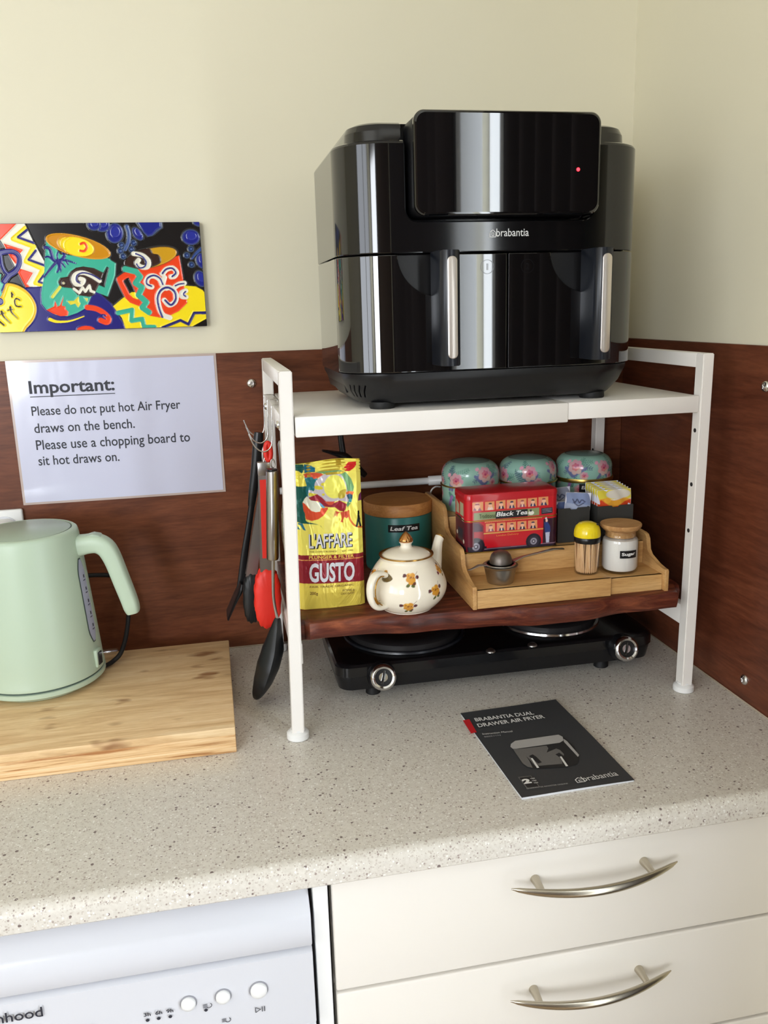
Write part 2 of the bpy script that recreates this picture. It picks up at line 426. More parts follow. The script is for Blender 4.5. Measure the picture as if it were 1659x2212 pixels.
# ------------------------------------------------------------------ the setting
bm = BM(); box(bm, (-2.75, .004, -.9), (.12, .12, 1.5)); struct('wall_back', bm, m_wall)
bm = BM()                                             # right wall, with the opening of the glazed door
for a, b in (((.004, -1.24, -.9), (.12, .12, 1.5)), ((.004, -3.6, -.9), (.12, -1.62, 1.5)), ((.004, -1.62, 1.32), (.12, -1.24, 1.5))): box(bm, a, b)
struct('wall_right', bm, m_wall)
bm = BM()                                             # left wall, with the window opening
for a, b in (((-2.75, -3.6, -.9), (-2.62, .12, .12)), ((-2.75, -3.6, 1.32), (-2.62, .12, 1.5)), ((-2.75, -1.28, .12), (-2.62, .12, 1.32)), ((-2.75, -3.6, .12), (-2.62, -2.82, 1.32))): box(bm, a, b)
struct('wall_left', bm, m_wall)
bm = BM()
for a, b in (((-2.75, -3.6, -.9), (.12, -3.5, .12)), ((-2.75, -3.6, 1.32), (.12, -3.5, 1.5)), ((-2.75, -3.6, .12), (-2.55, -3.5, 1.32)), ((-1.7, -3.6, .12), (.12, -3.5, 1.32))): box(bm, a, b)
struct('wall_front', bm, mat('rear_wall_paint', (104, 84, 68), .7))
bm = BM(); box(bm, (-2.75, -3.6, -.95), (.12, .12, -.9)); struct('floor', bm, m_floor)
bm = BM(); box(bm, (-2.75, -3.6, 1.5), (.12, .12, 1.55)); struct('ceiling', bm, m_ceil)
def window_frame(name, ax, p, u0, u1, v0, v1, mull):
    bm = BM(); t = .04
    def bx(a0, a1, b0, b1):
        if ax == 'x': box(bm, (p-.03, a0, b0), (p+.03, a1, b1), .004)
        else: box(bm, (a0, p-.03, b0), (a1, p+.03, b1), .004)
    bx(u0, u1, v0, v0+t); bx(u0, u1, v1-t, v1); bx(u0, u0+t, v0+t, v1-t); bx(u1-t, u1, v0+t, v1-t)
    for k in mull: bx(k-.02, k+.02, v0+t, v1-t)
    o = struct(name, bm, m_plastic); return o
window_frame('window_1', 'x', -2.6, -2.82, -1.28, .12, 1.32, [-2.05])
window_frame('window_2', 'y', -3.47, -2.55, -1.7, .12, 1.32, [])
window_frame('door_1', 'x', .0, -1.62, -1.24, -.9, 1.32, [])
# curtains drawn back beside the glazed door
m_curt = mat('brown_curtain', (58, 42, 34), .8)
for ya, yb, lb in ((-1.21, -.78, 'brown curtain drawn back on the near side of the glazed door'), (-2.6, -1.66, 'brown curtain drawn back on the far side of the glazed door')):
    b_ = BM(); N_ = 60; P_ = [(-.045+.018*math.sin(i/N_*(yb-ya)*75), ya+(yb-ya)*i/N_) for i in range(N_+1)]
    prism(b_, P_ + [(x+.004, y) for x, y in P_[::-1]], -.88, 1.42, 'z'); o_ = obj('curtain', b_, m_curt, None, 60); solo(o_, (-.045, (ya+yb)/2, -.88)); tag(o_, lb, 'curtain')
# brown laminate splashbacks, screwed to the walls
bm = BM(); box(bm, (-2.6, 0, .0), (0, .004, .4823), .0008, 1); sp = struct('trim_1', bm, m_splash)
bm = BM(); box(bm, (0.0, -.6, .0), (.004, .004, .4823), .0008, 1); sp2 = struct('trim_2', bm, m_splash2)
def screw(c, ax, parent):
    t = BM()
    lathe(t, [(.0075, 0), (.0072, .0018), (.0055, .0036), (.0028, .0042), (.0026, .003), (.0006, .003)], c, 20, axis='y')
    if ax == 'x': bmesh.ops.transform(t, matrix=Matrix.Translation(c) @ Matrix.Rotation(math.radians(-90), 4, 'Z') @ Matrix.Translation(-Vector(c)), verts=t.verts)
    obj('screw_cap', t, m_chrome, parent, 50)
screw((-.626, 0, .4343), 'y', sp); screw((-.0, -.3873, .032), 'x', sp2); screw((0, -.386, .4318), 'x', sp2)
# silicone bead at the foot of the splashbacks
bm = BM(); box(bm, (-2.6, -.0022, 0), (-.0022, 0, .0022), .0008, 1); box(bm, (-.0022, -.59, 0), (0, -.0, .0022), .0008, 1); struct('trim_3', bm, mat('beige_sealant', (176, 160, 140), .5))

# ------------------------------------------------------------------ worktop, cabinet, dishwasher
def worktop():
    bm = BM(); r = .014; yf = -.600; zb = -.029
    prof = [(-.0, -.0), (yf+r, 0)] + [(yf+r-r*math.sin(a), -r+r*math.cos(a)) for a in np.linspace(.2, math.pi/2, 7)] + [(yf, zb+.003), (yf+.003, zb), (-.0, zb)]
    prism(bm, prof, -2.6, -.0, 'x')
    return obj('worktop', bm, m_top, None, 35)
wt = worktop(); solo(wt, (-1.0, -.3, -.029))
tag(wt, 'speckled pale grey-beige kitchen worktop with rounded front edge', 'worktop')

cab = thing('drawer_cabinet', 'warm white drawer cabinet under the worktop, right of the dishwasher', 'cabinet', (-.33, -.3, -.88))
bm = BM(); box(bm, (-.604, -.560, -.88), (-.004, -.02, -.032)); obj('body', bm, m_cab, cab)
bm = BM(); box(bm, (-.6235, -.582, -.88), (-.608, -.02, -.032), .0008, 1); obj('side_panel', bm, m_plastic, cab)
bm = BM(); box(bm, (-.052, -.580, -.88), (-.004, -.561, -.032), .001, 1); obj('filler_panel', bm, m_cab, cab)
zt = -.033
for k, (za, zb) in enumerate(((-.1745, -.033), (-.3190, -.1785), (-.60, -.323), (-.876, -.604))):
    bm = BM(); box(bm, (-.6035, -.580, za), (-.055, -.561, zb), .0022, 3); d = obj('drawer', bm, m_cab, cab, 50)
    if k < 2:
        zc = (-.0755, -.2195)[k]; y0 = -.580
        h = BM(); P = []; hcx_ = -.3135
        for t in np.linspace(-1, 1, 25):
            P.append((hcx_+.098*t, y0-.015-.017*(1-t*t), zc+.0050-.0065*(1-t*t)))
        R = [(.0008+.0048*math.sqrt(max(0, 1-t*t)), .0006+.0036*math.sqrt(max(0, 1-t*t))) for t in np.linspace(-1, 1, 25)]
        sweep(h, P, R, side=(0, 0, 1), n=16); hd = obj('handle', h, m_pull, d, 60)
        for sx in (-1, 1):
            h = BM(); sweep(h, [(hcx_+sx*.065, y0+.001, zc+.001), (hcx_+sx*.065, y0-.010, zc+.001), (hcx_+sx*.065, y0-.024, zc+.0005)], [.0055, .0045, .0036], n=14); obj('handle_post', h, m_pull, hd, 60)

dw = thing('dishwasher', 'white dishwasher with round buttons under the worktop on the left', 'dishwasher', (-.93, -.3, -.88))
x0, x1 = -1.226, -.6275
bm = BM(); box(bm, (x0, -.555, -.86), (x1, -.02, -.036), .002); obj('body', bm, m_appl, dw)
def yz(name, prof, m, xa=x0, xb=x1, bev=.0015):
    b = BM(); prism(b, prof, xa, xb, 'x', bev); return obj(name, b, m, dw, 40)
yz('top_rail', [(-.550, -.0345), (-.556, -.0345), (-.5870, -.0655), (-.5905, -.0690), (-.5905, -.1010), (-.5885, -.1035), (-.550, -.1035)], m_appl)
yz('seal', [(-.555, -.030), (-.572, -.030), (-.572, -.0365), (-.555, -.0365)], mat('grey_seal', (120, 108, 108), .6), xb=x1-.028)
ctl = yz('control_panel', [(-.560, -.1085), (-.5835, -.1085), (-.5885, -.1125), (-.5905, -.198), (-.588, -.2005), (-.560, -.2005)], m_appl)
yz('door_front', [(-.560, -.203), (-.5845, -.203), (-.587, -.206), (-.587, -.84), (-.560, -.84)], m_appl)
for px, py, r in ((407, 2168, .0074), (482, 2153, .0074), (559, 2139, .0086)):
    c = at(px, py, 'y', -.5905); bm = BM()
    lathe(bm, [(r+.0012, -.002), (r+.0012, .0006), (r+.0002, .0007)], (c[0], -.5895, c[2]), 32, axis='y'); obj('button_ring', bm, m_gap if 0 else mat('button_shadow_gap', (150, 150, 156), .5), ctl)
    bm = BM(); lathe(bm, [(r, -.001), (r, .003), (r*.9, .0042), (r*.5, .005), (.0001, .0052)], (c[0], -.5895, c[2]), 32, axis='y'); obj('button', bm, m_plastic, ctl, 60)
pr = Print(plane((0, -.5905, 0), (1, 0, 0), (0, 0, 1), (0, -1, 0)))
for px, py in ((319, 2203), (343, 2199), (368, 2195), (445, 2181)):
    c = at(px, py, 'y', -.5905); pr.disc((c[0], c[2]), .0019, m_ink, .0006, 14)
for t, px, py in (('3h', 311, 2196), ('6h', 336, 2192), ('9h', 360, 2188)):
    c = at(px, py, 'y', -.5905); pr.text(t, (c[0], c[2]), .0068, .0046, m_ink, .0006, .02)
c = at(93, 2189, 'y', -.5905); p2_ = Print(pr.f); p2_.text('robinhood', (c[0]-.072, c[2]-.003), .072, .0115, m_ink, .0006, .01); p2_.build('name_lettering', ctl)
c = at(552, 2176, 'y', -.5905); pr.line([(c[0], c[2]), (c[0], c[2]-.006), (c[0]+.005, c[2]-.003), (c[0], c[2])], .0007, m_ink, .0006)
for dx in (.0068, .0092): pr.line([(c[0]+dx, c[2]), (c[0]+dx, c[2]-.006)], .0008, m_ink, .0006)
for px, py in ((445, 2172), (486, 2203)):
    c = at(px, py, 'y', -.5905); a = np.linspace(-2.4, .9, 9)
    pr.line([(c[0]+.003+.0028*math.cos(t), c[2]+.0028*math.sin(t)) for t in a], .0007, m_ink, .0006)
    for dz in (-.0016, 0, .0016): pr.line([(c[0]-.003, c[2]+dz), (c[0]+.0012, c[2]+dz)], .0007, m_ink, .0006)
tag(pr.build('panel_lettering', ctl), kind='stuff'); pr = Print(pr.f); c = at(210, 2207, 'y', -.5905); pr.line([(c[0]-.25, c[2]-.004), (c[0]-.004, c[2]-.0025), (c[0], c[2]-.006)], .0006, m_grey_ink, .0005)
pr.build('display_outline', ctl)

# ------------------------------------------------------------------ white extendable shelf rack
T = .0155; XL, XR = -.6095, -.0480; YF, YB = -.344, -.020; ZT = .4735
rack = thing('shelf_rack', 'white metal countertop shelf rack standing in the corner under the black air fryer', 'rack', (-.33, -.18, 0))
def post(name, xt, xb, y0):
    b = BM(); lp = [[(xb+x-T/2, y0+y, .010) for x, y in ((0, 0), (T, 0), (T, T+.003), (0, T+.003))], [(xt+x-T/2, y0+y, ZT) for x, y in ((0, 0), (T, 0), (T, T+.003), (0, T+.003))]]
    loft(b, lp); bmesh.ops.bevel(b, geom=list(b.edges), offset=.0012, segments=2, affect='EDGES'); return obj(name, b, m_white, rack, 40)
feet = []
for xt, xb in ((XL+T/2, -.6104), (XR-T/2, -.0600)):
    for y0 in (YF, YB-T-.003):
        p = post('upright', xt, xb, y0); b = BM()
        lathe(b, [(.0125, 0), (.0145, .0015), (.0145, .0085), (.012, .011), (.0095, .0118), (.0095, .014)], (xb, y0+T/2+.0015, 0), 28); f = obj('foot', b, m_plastic, p, 40)
        if xt > -.3:                                    # adjustment holes on the inner faces
            for z in (.373, .300, .236):
                h = BM(); cyl(h, (xt-T/2-.0006 + (xb-xt)*(1-z/ZT), y0+T/2+.0015, z), .0028, .0008, 16, 'x'); obj('screw_hole', h, m_gap, p)
for s, x in (('l', XL), ('r', XR-T)):
    b = BM(); box(b, (x, YF+T+.003, ZT-T-.003), (x+T, YB-T-.003, ZT), .0012); obj('top_rail', b, m_white, rack, 40)
    xx = x+(-.0015 if s == 'l' else -.0045); b = BM(); box(b, (xx+.002, YF+T+.003, .098), (xx+T-.002, YB-T-.003, .1265), .001); obj('lower_rail', b, m_white, rack, 40)
b = BM(); box(b, (XL+T+.0005, YF+.0005, .3945), (-.2475, YB-.002, .4195), .0018); obj('shelf_panel', b, m_white, rack, 40)
b = BM(); box(b, (-.2474, YF+.002, .3975), (XR-T-.0015, YB-.003, .4195), .0016); obj('extending_shelf_panel', b, m_white, rack, 40)
for y0 in (YF+.05, YB-.05):
    b = BM(); lathe(b, [(.0052, 0), (.0048, .0018), (.003, .0034), (.0005, .004)], (XL, 0, .405), 18, axis='x')
    bmesh.ops.transform(b, matrix=Matrix.Translation((2*XL, y0, 0)) @ Matrix.Scale(-1, 4, (1, 0, 0)), verts=b.verts); obj('bolt', b, m_chrome, rack, 50)
b = BM(); cyl(b, (XL+T, -.0300, .2665), .0056, .255, 20, 'x'); bar = obj('rear_bar', b, m_plastic, rack, 50)
b = BM(); cyl(b, (-.352, -.0300, .2665), .0078, .284, 20, 'x', .0006); obj('rear_bar_sleeve', b, m_plastic, rack, 50)
# side shelf rail that the hooks hang from
b = BM(); box(b, (XL+.001, YF+T+.003, .3965), (XL+T-.001, YB-T-.003, .4185), .001); obj('side_rail', b, m_white, rack, 40)

# dark wooden slab resting on the lower rails
def slab():
    b = BM(); nx = 90; rows = []
    for i in range(nx+1):
        t = i/nx; x = -.6055+(.6055-.068)*t
        yf = -.345+.010*math.sin(t*5.2+.7)+.004*math.sin(t*17)+.0016*math.sin(t*41)
        if x < -.588 or x > -.078: yf = max(yf, -.323)
        elif x < -.583 or x > -.083: yf = max(yf, -.334)
        zt = .1555+.0006*math.sin(t*9); zb = .127+.0022*math.sin(t*7+1)*(1 if .03 < t < .97 else 0)+(0.0012 if .03 < t < .97 else 0)
        rows.append([(x, -.042, zt), (x, yf+.007, zt), (x, yf+.002, zt-.002), (x, yf-.0005+.0015*math.sin(t*23), zt-.008), (x, yf+.0008, zb+.008), (x, yf+.003, zb+.002), (x, yf+.009, zb), (x, -.042, .127)])
    loft(b, rows); return obj('wooden_slab', b, m_slab, None, 50)
o = slab(); solo(o, (-.34, -.19, .127)); tag(o, 'dark reddish-brown live-edge wooden slab on the lower rails of the white rack', 'shelf board')

# ------------------------------------------------------------------ bamboo chopping board
o = thing('chopping_board', 'thick bamboo chopping board on the worktop under the green kettle', 'chopping board', (-.95, -.2, 0))
m_strip = wood('bamboo_strip', (176, 120, 68), (232, 194, 142), (246, 218, 174), (1.6, 70, 70), 4, .5, .3, (.36, .46, .66), .5)
ys = np.linspace(-.353, -.055, 9)
for k, (z0_, z1_) in enumerate(((.0, .0114), (.0124, .0232), (.0242, .0352))):
    b = BM(); box(b, (-1.19, -.3535+(.0006 if k == 1 else 0), z0_), (-.6900-(.0005 if k == 1 else 0), -.052, z1_), .0018 if k != 1 else .0004, 2)
    obj('laminated_layer', b, m_board if k == 2 else m_strip, o, 40)
b = BM(); box(b, (-1.1895, -.3528, .0030), (-.6906, -.0526, .0345)); obj('glue_core', b, m_strip, o)

# ------------------------------------------------------------------ kettle
kc = (-.9555, -.137); kz = .0352
k = thing('electric_kettle', 'pale sage green electric kettle standing on the bamboo chopping board', 'kettle', (kc[0], kc[1], kz))
b = BM(); lathe(b, [(.072, 0), (.074, .0015), (.074, .005), (.083, .006), (.0868, .009), (.0868, .0148), (.085, .0155)], (*kc, kz), 72); kb = obj('power_base', b, m_sage, k, 40)
b = BM(); lathe(b, [(.083, .0155), (.0848, .0158), (.0848, .0178), (.083, .018)], (*kc, kz), 72); obj('base_seam', b, m_sage_d, k, 40)
def kr(z): return .0855-(.0855-.0705)*((z-.018)/.202)**1.08
prof = [(.083, .018), (.0858, .0185), (.0862, .021)] + [(kr(z), z) for z in np.linspace(.024, .214, 14)] + [(.0702, .218), (.0692, .2212), (.0668, .2230), (.0628, .2235), (.0622, .2222), (.0618, .2200)]
b = BM(); lathe(b, prof, (*kc, kz), 72); body = obj('body', b, m_sage, k, 40)
b = BM(); lathe(b, [(.0605, .214), (.0605, .2232), (.0595, .2238), (.0001, .2240)], (*kc, kz), 72); obj('lid', b, m_sage_lid, k, 40)
b = BM(); lathe(b, [(.0617, .218), (.0617, .2226), (.0606, .2226), (.0606, .218)], (*kc, kz), 72, False, False); obj('lid_gap', b, m_sage_d, k, 40)
hdx = Vector((math.cos(-.10), math.sin(-.10), 0)); hs = Vector((-hdx.y, hdx.x, 0))
def kp(r, z, s=0): return Vector((kc[0], kc[1], kz+z)) + hdx*r + hs*s
path = [kp(.064, .196), kp(.078, .1985), kp(.091, .1995), kp(.100, .1975), kp(.1075, .1915), kp(.1125, .182), kp(.117, .169), kp(.124, .143), kp(.131, .117), kp(.1345, .101), kp(.1358, .0945)]
b = BM(); sweep(b, crom(path, 5), [(.0150, .0155), (.0135, .0135), (.0134, .0132), (.0134, .0130), (.0132, .0124), (.013, .0118), (.0125, .0116), (.012, .0110), (.0098, .0085)], side=tuple(hs), n=24, power=3.2); kh = obj('handle', b, m_sage, k, 60)
b = BM(); sweep(b, [kp(.084, .2108), kp(.092, .2125), kp(.1005, .2105), kp(.103, .2082)], [(.0085, .0018), (.009, .0024), (.009, .0024), (.008, .0015)], side=tuple(hs), n=16, power=3); obj('lid_button', b, m_sage_lid, kh, 60)
# water level window: a strip on the wall of the body below the handle
def kstrip(name, a0, a1, z0, z1, off, m, par):
    b = BM(); L = []
    for i in range(19):
        z = z0+(z1-z0)*i/18; tp = min(1, min(i, 18-i)/2.5)**.5; am, ah = (a0+a1)/2, (a1-a0)/2*max(.3, tp)
        lp = []
        for j in range(7):
            a = am+ah*(j/3-1); r = kr(z)+off; lp.append(b.verts.new((kc[0]+r*math.cos(a), kc[1]+r*math.sin(a), kz+z)))
        if L:
            for j in range(6): b.faces.new((L[j], L[j+1], lp[j+1], lp[j]))
        L = lp
    return obj(name, b, m, par, 180)
kstrip('level_window_frame', -.42, -.16, .060, .183, .0004, m_sage_d, body)
lw = kstrip('level_window', -.405, -.175, .062, .181, .0009, m_window_blue, body)
pr = Print(lambda u, v, h=0: Vector((kc[0]+(kr(v)+h)*math.cos(u), kc[1]+(kr(v)+h)*math.sin(u), kz+v)))
for z in (.078, .096, .114, .132, .150): pr.rect(-.30, z, -.22, z+.0012, m_ink, .0012, 3); pr.rect(-.27, z+.004, -.235, z+.0085, m_ink, .0012, 2)
pr.build('level_marks', lw)
b = BM(); box(b, (-.0035, -.008, -.013), (.0035, .008, .013), .002, 2, Matrix.Translation(kp(.083, .036, -.016)) @ Matrix.Rotation(-.30, 4, 'Z')); obj('switch_slot', b, m_sage, k, 40)
b = BM(); box(b, (-.0025, -.0055, -.010), (.0050, .0055, .009), .001, 1, Matrix.Translation(kp(.083, .036, -.016)) @ Matrix.Rotation(-.30, 4, 'Z')); obj('switch_recess', b, m_gap, k, 40)
b = BM(); box(b, (0, -.0055, -.003), (.028, .0055, .003), .0018, 2, Matrix.Translation(kp(.084, .043, -.018)) @ Matrix.Rotation(-.14, 4, 'Z') @ Matrix.Rotation(-.08, 4, 'Y')); obj('switch_lever', b, m_clear, k, 40)
# cable: leaves the base, loops up behind the handle and back behind the body to the socket
cab_pts = [(kc[0]+.083, -.125, .0415), (-.862, -.108, .0410), (-.850, -.096, .050), (-.842, -.070, .072), (-.838, -.045, .105), (-.840, -.030, .130), (-.856, -.020, .146), (-.885, -.016, .150), (-.925, -.018, .152), (-.965, -.020, .165), (-.990, -.030, .190), (-1.005, -.040, .215), (-1.010, -.040, .232)]
b = BM(); sweep(b, crom(cab_pts, 8), .0034, n=12); cb = obj('power_cord', b, m_rubber, k, 60)
# ------------------------------------------------------------------ power socket with plug
s = thing('power_socket', 'white double power socket on the brown splashback at the left edge', 'power socket', (-1.04, 0, .227))
b = BM(); box(b, (-1.098, -.009, .190), (-.983, 0, .2615), .003, 3); obj('face_plate', b, m_plastic, s, 40)
b = BM(); loft(b, [rrect(-1.010, .232, .020, .020, .0195, -.009, 8, 'y'), rrect(-1.010, .232, .020, .020, .0195, -.0105, 8, 'y')]); obj('outlet_ring', b, m_appl, s, 40)
p = thing('power_plug', 'white plug pushed into the socket at the left edge', 'plug', (-1.010, -.0106, .232))
b = BM(); loft(b, [rrect(-1.010, .232, .016, .017, .012, -.0106, 6, 'y'), rrect(-1.010, .232, .016, .017, .012, -.026, 6, 'y'), rrect(-1.010, .231, .011, .013, .009, -.036, 6, 'y')]); obj('plug_body', b, m_plastic, p, 40)
b = BM(); sweep(b, [(-1.010, -.034, .222), (-1.010, -.040, .216), (-1.009, -.040, .211)], [.005, .0045, .0042], n=12); obj('strain_relief', b, m_rubber, p, 60)

# ------------------------------------------------------------------ laminated notice
nx, nz = -.9778, .2692
n = thing('laminated_notice', 'laminated white notice headed Important: taped to the brown splashback', 'notice', (nx+.15, 0, nz-.003))
def bowed(u, v, h=0):
    return Vector((nx+u, -.0014-h-.0016*math.sin(max(0, min(1, u/.297))*math.pi)*(1-.3*v/.21), nz+v))
def sheet(name, u0, v0, u1, v1, h, m, th=.0004):
    b = BM(); N = 12; lo = []
    for i in range(N+1):
        u = u0+(u1-u0)*i/N; lo.append([bowed(u, v0, h), bowed(u, v1, h), bowed(u, v1, h-th), bowed(u, v0, h-th)])
    loft(b, lo); return obj(name, b, m, n, 60)
sheet('plastic_pouch', -.0035, -.0035, .3005, .2135, -.0002, mat('pouch_border', (196, 178, 170), .2, spec=.7, coat=.6), .0006)
pp = sheet('paper', 0, 0, .297, .21, .0004, m_film)
setcol(m_film, ramp(m_film, noise(m_film, coords(m_film, (1, 1, 1)), 2, 1), [(0, (206, 208, 230)), (1, (214, 216, 236))]))
pr = Print(bowed); I = m_ink
def nt(t, px0, px1, h, bold=0):
    a, c = at(*px0, 'y', -.0025), at(*px1, 'y', -.0025)
    pr.text(t, (a[0]-nx, a[2]-nz), c[0]-a[0], h, I, .0007, bold)
nt('Important:', (65, 860), (249, 850), .0250, .020)
a, c = at(65, 858, 'y', -.0025), at(249, 851, 'y', -.0025); pr.rect(a[0]-nx, a[2]-nz-.0005, c[0]-nx, a[2]-nz+.0007, I, .0007, 6)
nt('Please do not put hot Air Fryer', (70, 905), (391, 895), .0185, .008)
nt('draws on the bench.', (75, 936), (292, 928), .0145, .008)
nt('Please use a chopping board to', (80, 979), (412, 966), .0195, .008)
nt('sit hot draws on.', (84, 1006), (259, 999), .0145, .008)
pr.build('notice_lettering', n, 'dark grey lettering')

# ------------------------------------------------------------------ painted ceramic tile
TX, TZ, TW, TH = -.986, .5235, .2990, .1500
t = thing('ceramic_tile_picture', 'glazed ceramic tile picture of colourful painted mugs, hung on the cream wall', 'picture', (TX+TW/2, 0, TZ))
b = BM(); box(b, (TX, -.0100, TZ), (TX+TW, .004, TZ+TH), .001, 1); obj('tile_body', b, mat('tile_edge', (36, 34, 70), .3), t)
cv = Canvas(TW-.001, TH-.001, .00062, (28, 26, 26))
def A(*P): return [(lambda q: (q[0]-TX, q[2]-TZ))(at(x/6.9125, 470+y/6.9125, 'y', -.01)) for x, y in P]
def B(*P): return A(*[(x+1520.75, y) for x, y in P])
def Am(w_): return w_/6.9125/1575
OR, WH, YE, NV, TL, AM, BR, BK = (240, 72, 32), (236, 232, 214), (252, 226, 36), (38, 36, 120), (64, 178, 150), (212, 150, 22), (58, 38, 32), (28, 26, 26)
cv.fill(WH, A((-60, 330), (-60, 100), (360, 90), (480, 340), (655, 660), (640, 1040), (390, 1040), (260, 810), (60, 430), (0, 340)))
cv.fill(OR, A((-200, 90), (250, 90), (5, 340), (-200, 500)))
cv.fill(OR, A((45, 390), (345, 485), (300, 540), (330, 640), (230, 700), (150, 600)))
cv.fill(OR, A((285, 765), (490, 830), (395, 995), (450, 1040), (380, 1045), (260, 815)))
cv.fill(OR, A((120, 540), (270, 570), (225, 690)))
cv.stroke(YE, A((380, 160), (190, 325), (500, 440), (380, 660), (640, 775), (525, 985), (640, 1010)), Am(70), False)
cv.stroke(NV, A((400, 190), (265, 300), (500, 385)), Am(38), False); cv.stroke(NV, A((530, 500), (425, 635), (660, 720)), Am(38), False); cv.stroke(NV, A((660, 850), (575, 965), (640, 985)), Am(34), False)
cv.fill(BK, A((360, 95), (700, 95), (700, 640), (655, 660), (480, 330)))
cv.fill(BK, A((-300, 400), (0, 340), (60, 440), (390, 1060), (-300, 1100)))
cv.fill(NV, A((330, 1060), (640, 1030), (1400, 1000), (1500, 1150), (1659, 1290), (1780, 1480), (1910, 1700), (1800, 1800), (200, 1800)))
cv.stroke(NV, A((-120, 560), (130, 510), (260, 560), (285, 680), (230, 800), (120, 880), (40, 1000), (-40, 1150)), Am(80))
cv.stroke(NV, A((0, 570), (20, 700), (60, 800), (120, 860)), Am(50))
cv.fill(TL, A((-200, 850), (15, 850), (0, 960), (50, 1000), (10, 1100), (45, 1180), (0, 1210), (-200, 1200)))
cv.fill((240, 190, 30), A((-20, 1210), (55, 1080), (95, 990), (250, 1015), (400, 1105), (505, 1240), (542, 1380), (500, 1530), (400, 1650), (280, 1745), (-200, 1745), (-200, 1210)), True)
cv.fill(YE, A((10, 1240), (85, 1100), (120, 1020), (240, 1045), (380, 1130), (475, 1250), (510, 1380), (470, 1510), (370, 1630), (260, 1745), (-200, 1745), (-200, 1240)), True)
cv.ell(NV, A((-20, 1260))[0], Am(70), Am(60))
for p in ([(170, 1130), (175, 1190)], [(185, 1150), (190, 1160)]): cv.stroke(BR, A(*p), Am(26))
cv.stroke(BR, A((290, 1235), (240, 1215), (215, 1260), (240, 1325), (310, 1335)), Am(24))
cv.stroke(BR, A((150, 1345), (170, 1420), (260, 1510)), Am(36), True, Am(12)); cv.stroke(BR, A((110, 1390), (185, 1375)), Am(20))
cv.stroke(BR, A((20, 1410), (50, 1480), (145, 1575)), Am(36), True, Am(12)); cv.stroke(BR, A((-20, 1455), (60, 1430)), Am(20)); cv.stroke(BR, A((-30, 1540), (55, 1610)), Am(28), True, Am(10))
# green mug
cv.fill(TL, B((60, 590), (125, 640), (205, 690), (195, 870), (85, 1185), (-110, 1110), (-180, 1000), (-40, 720)))
cv.fill(BK, B((70, 735), (105, 760), (60, 950), (38, 1050), (-60, 1010), (10, 840)))
cv.fill(TL, A((690, 290), (672, 560), (650, 900), (612, 1130), (620, 1290), (690, 1380), (830, 1460), (1000, 1480), (1150, 1430), (1290, 1350), (1340, 1220), (1400, 1100), (1500, 900), (1640, 620), (1500, 600), (900, 560)))
cv.ell((226, 160, 40), A((1167, 436))[0], Am(492), Am(158), -.27); cv.ell((206, 138, 16), A((1167, 436))[0], Am(478), Am(146), -.27)
cv.ell(YE, A((1150, 440))[0], Am(250), Am(138), -.24); cv.ell((244, 206, 30), A((1000, 400))[0], Am(140), Am(95), -.3, .7); cv.ell(YE, A((1120, 440))[0], Am(170), Am(122), -.2)
cv.stroke(OR, A((1200, 400), (1255, 385), (1290, 445), (1255, 505), (1195, 500)), Am(36))
cv.stroke(NV, A((670, 450), (740, 480), (800, 640), (900, 650), (960, 580)), Am(50)); cv.stroke(NV, A((950, 610), (965, 560), (935, 545)), Am(26)); cv.stroke(NV, A((860, 640), (850, 570), (865, 520)), Am(26))
cv.stroke(NV, A((830, 660), (960, 640), (1130, 690)), Am(60), True, Am(14)); cv.stroke(NV, A((860, 660), (880, 750), (850, 820)), Am(60), True, Am(24)); cv.stroke(NV, A((900, 670), (905, 760), (900, 820)), Am(36), True, Am(10)); cv.stroke(NV, A((900, 650), (965, 740)), Am(28), True, Am(8)); cv.stroke(NV, A((820, 690), (735, 790), (660, 890)), Am(44), True, Am(26)); cv.stroke(NV, A((800, 650), (720, 590), (670, 600)), Am(40), True, Am(20)); cv.stroke(NV, A((970, 640), (1010, 700)), Am(26))
cv.fill(BR, A((862, 965), (895, 905), (1000, 890), (1050, 810), (1130, 755), (1240, 735), (1400, 760), (1545, 832), (1480, 1000), (1400, 1165), (1330, 1190), (1160, 1165), (1060, 1060), (960, 1050), (890, 1035)))
cv.stroke(WH, A((1480, 950), (1370, 880), (1240, 830), (1130, 850), (1090, 930), (1130, 1000), (1210, 1000), (1245, 940), (1200, 920)), Am(66)); cv.stroke(NV, A((1490, 930), (1370, 860), (1240, 830), (1150, 870), (1140, 950), (1190, 985)), Am(24))
cv.stroke(WH, A((1100, 1070), (1180, 1130), (1230, 1050), (1270, 1110), (1330, 1020), (1350, 1100), (1400, 1120)), Am(40), False); cv.ell((200, 190, 150), A((945, 985))[0], Am(20))
cv.stroke((214, 214, 70), A((890, 1045), (780, 1190)), Am(46), True, Am(16))
cv.fill(OR, A((690, 1385), (800, 1335), (820, 1250), (855, 1335), (890, 1320), (948, 1175), (920, 1320), (975, 1335), (975, 1370), (1020, 1415), (1010, 1470), (900, 1478), (790, 1440)))
cv.fill((226, 214, 60), A((1000, 1250), (1100, 1250), (1170, 1180), (1180, 1260), (1200, 1290), (1165, 1350), (1120, 1290), (1050, 1310)))
cv.fill((214, 214, 90), A((1255, 1205), (1310, 1210), (1300, 1270)))
cv.stroke(OR, A((1300, 1345), (1440, 1370), (1560, 1440), (1620, 1520), (1590, 1570), (1500, 1540)), Am(84)); cv.stroke(NV, A((1430, 1470), (1540, 1460), (1570, 1470)), Am(30))
cv.stroke(YE, A((740, 1525), (850, 1560), (1040, 1550), (1250, 1480)), Am(52), True, Am(12)); cv.ell(OR, A((1280, 1685))[0], Am(140), Am(66))
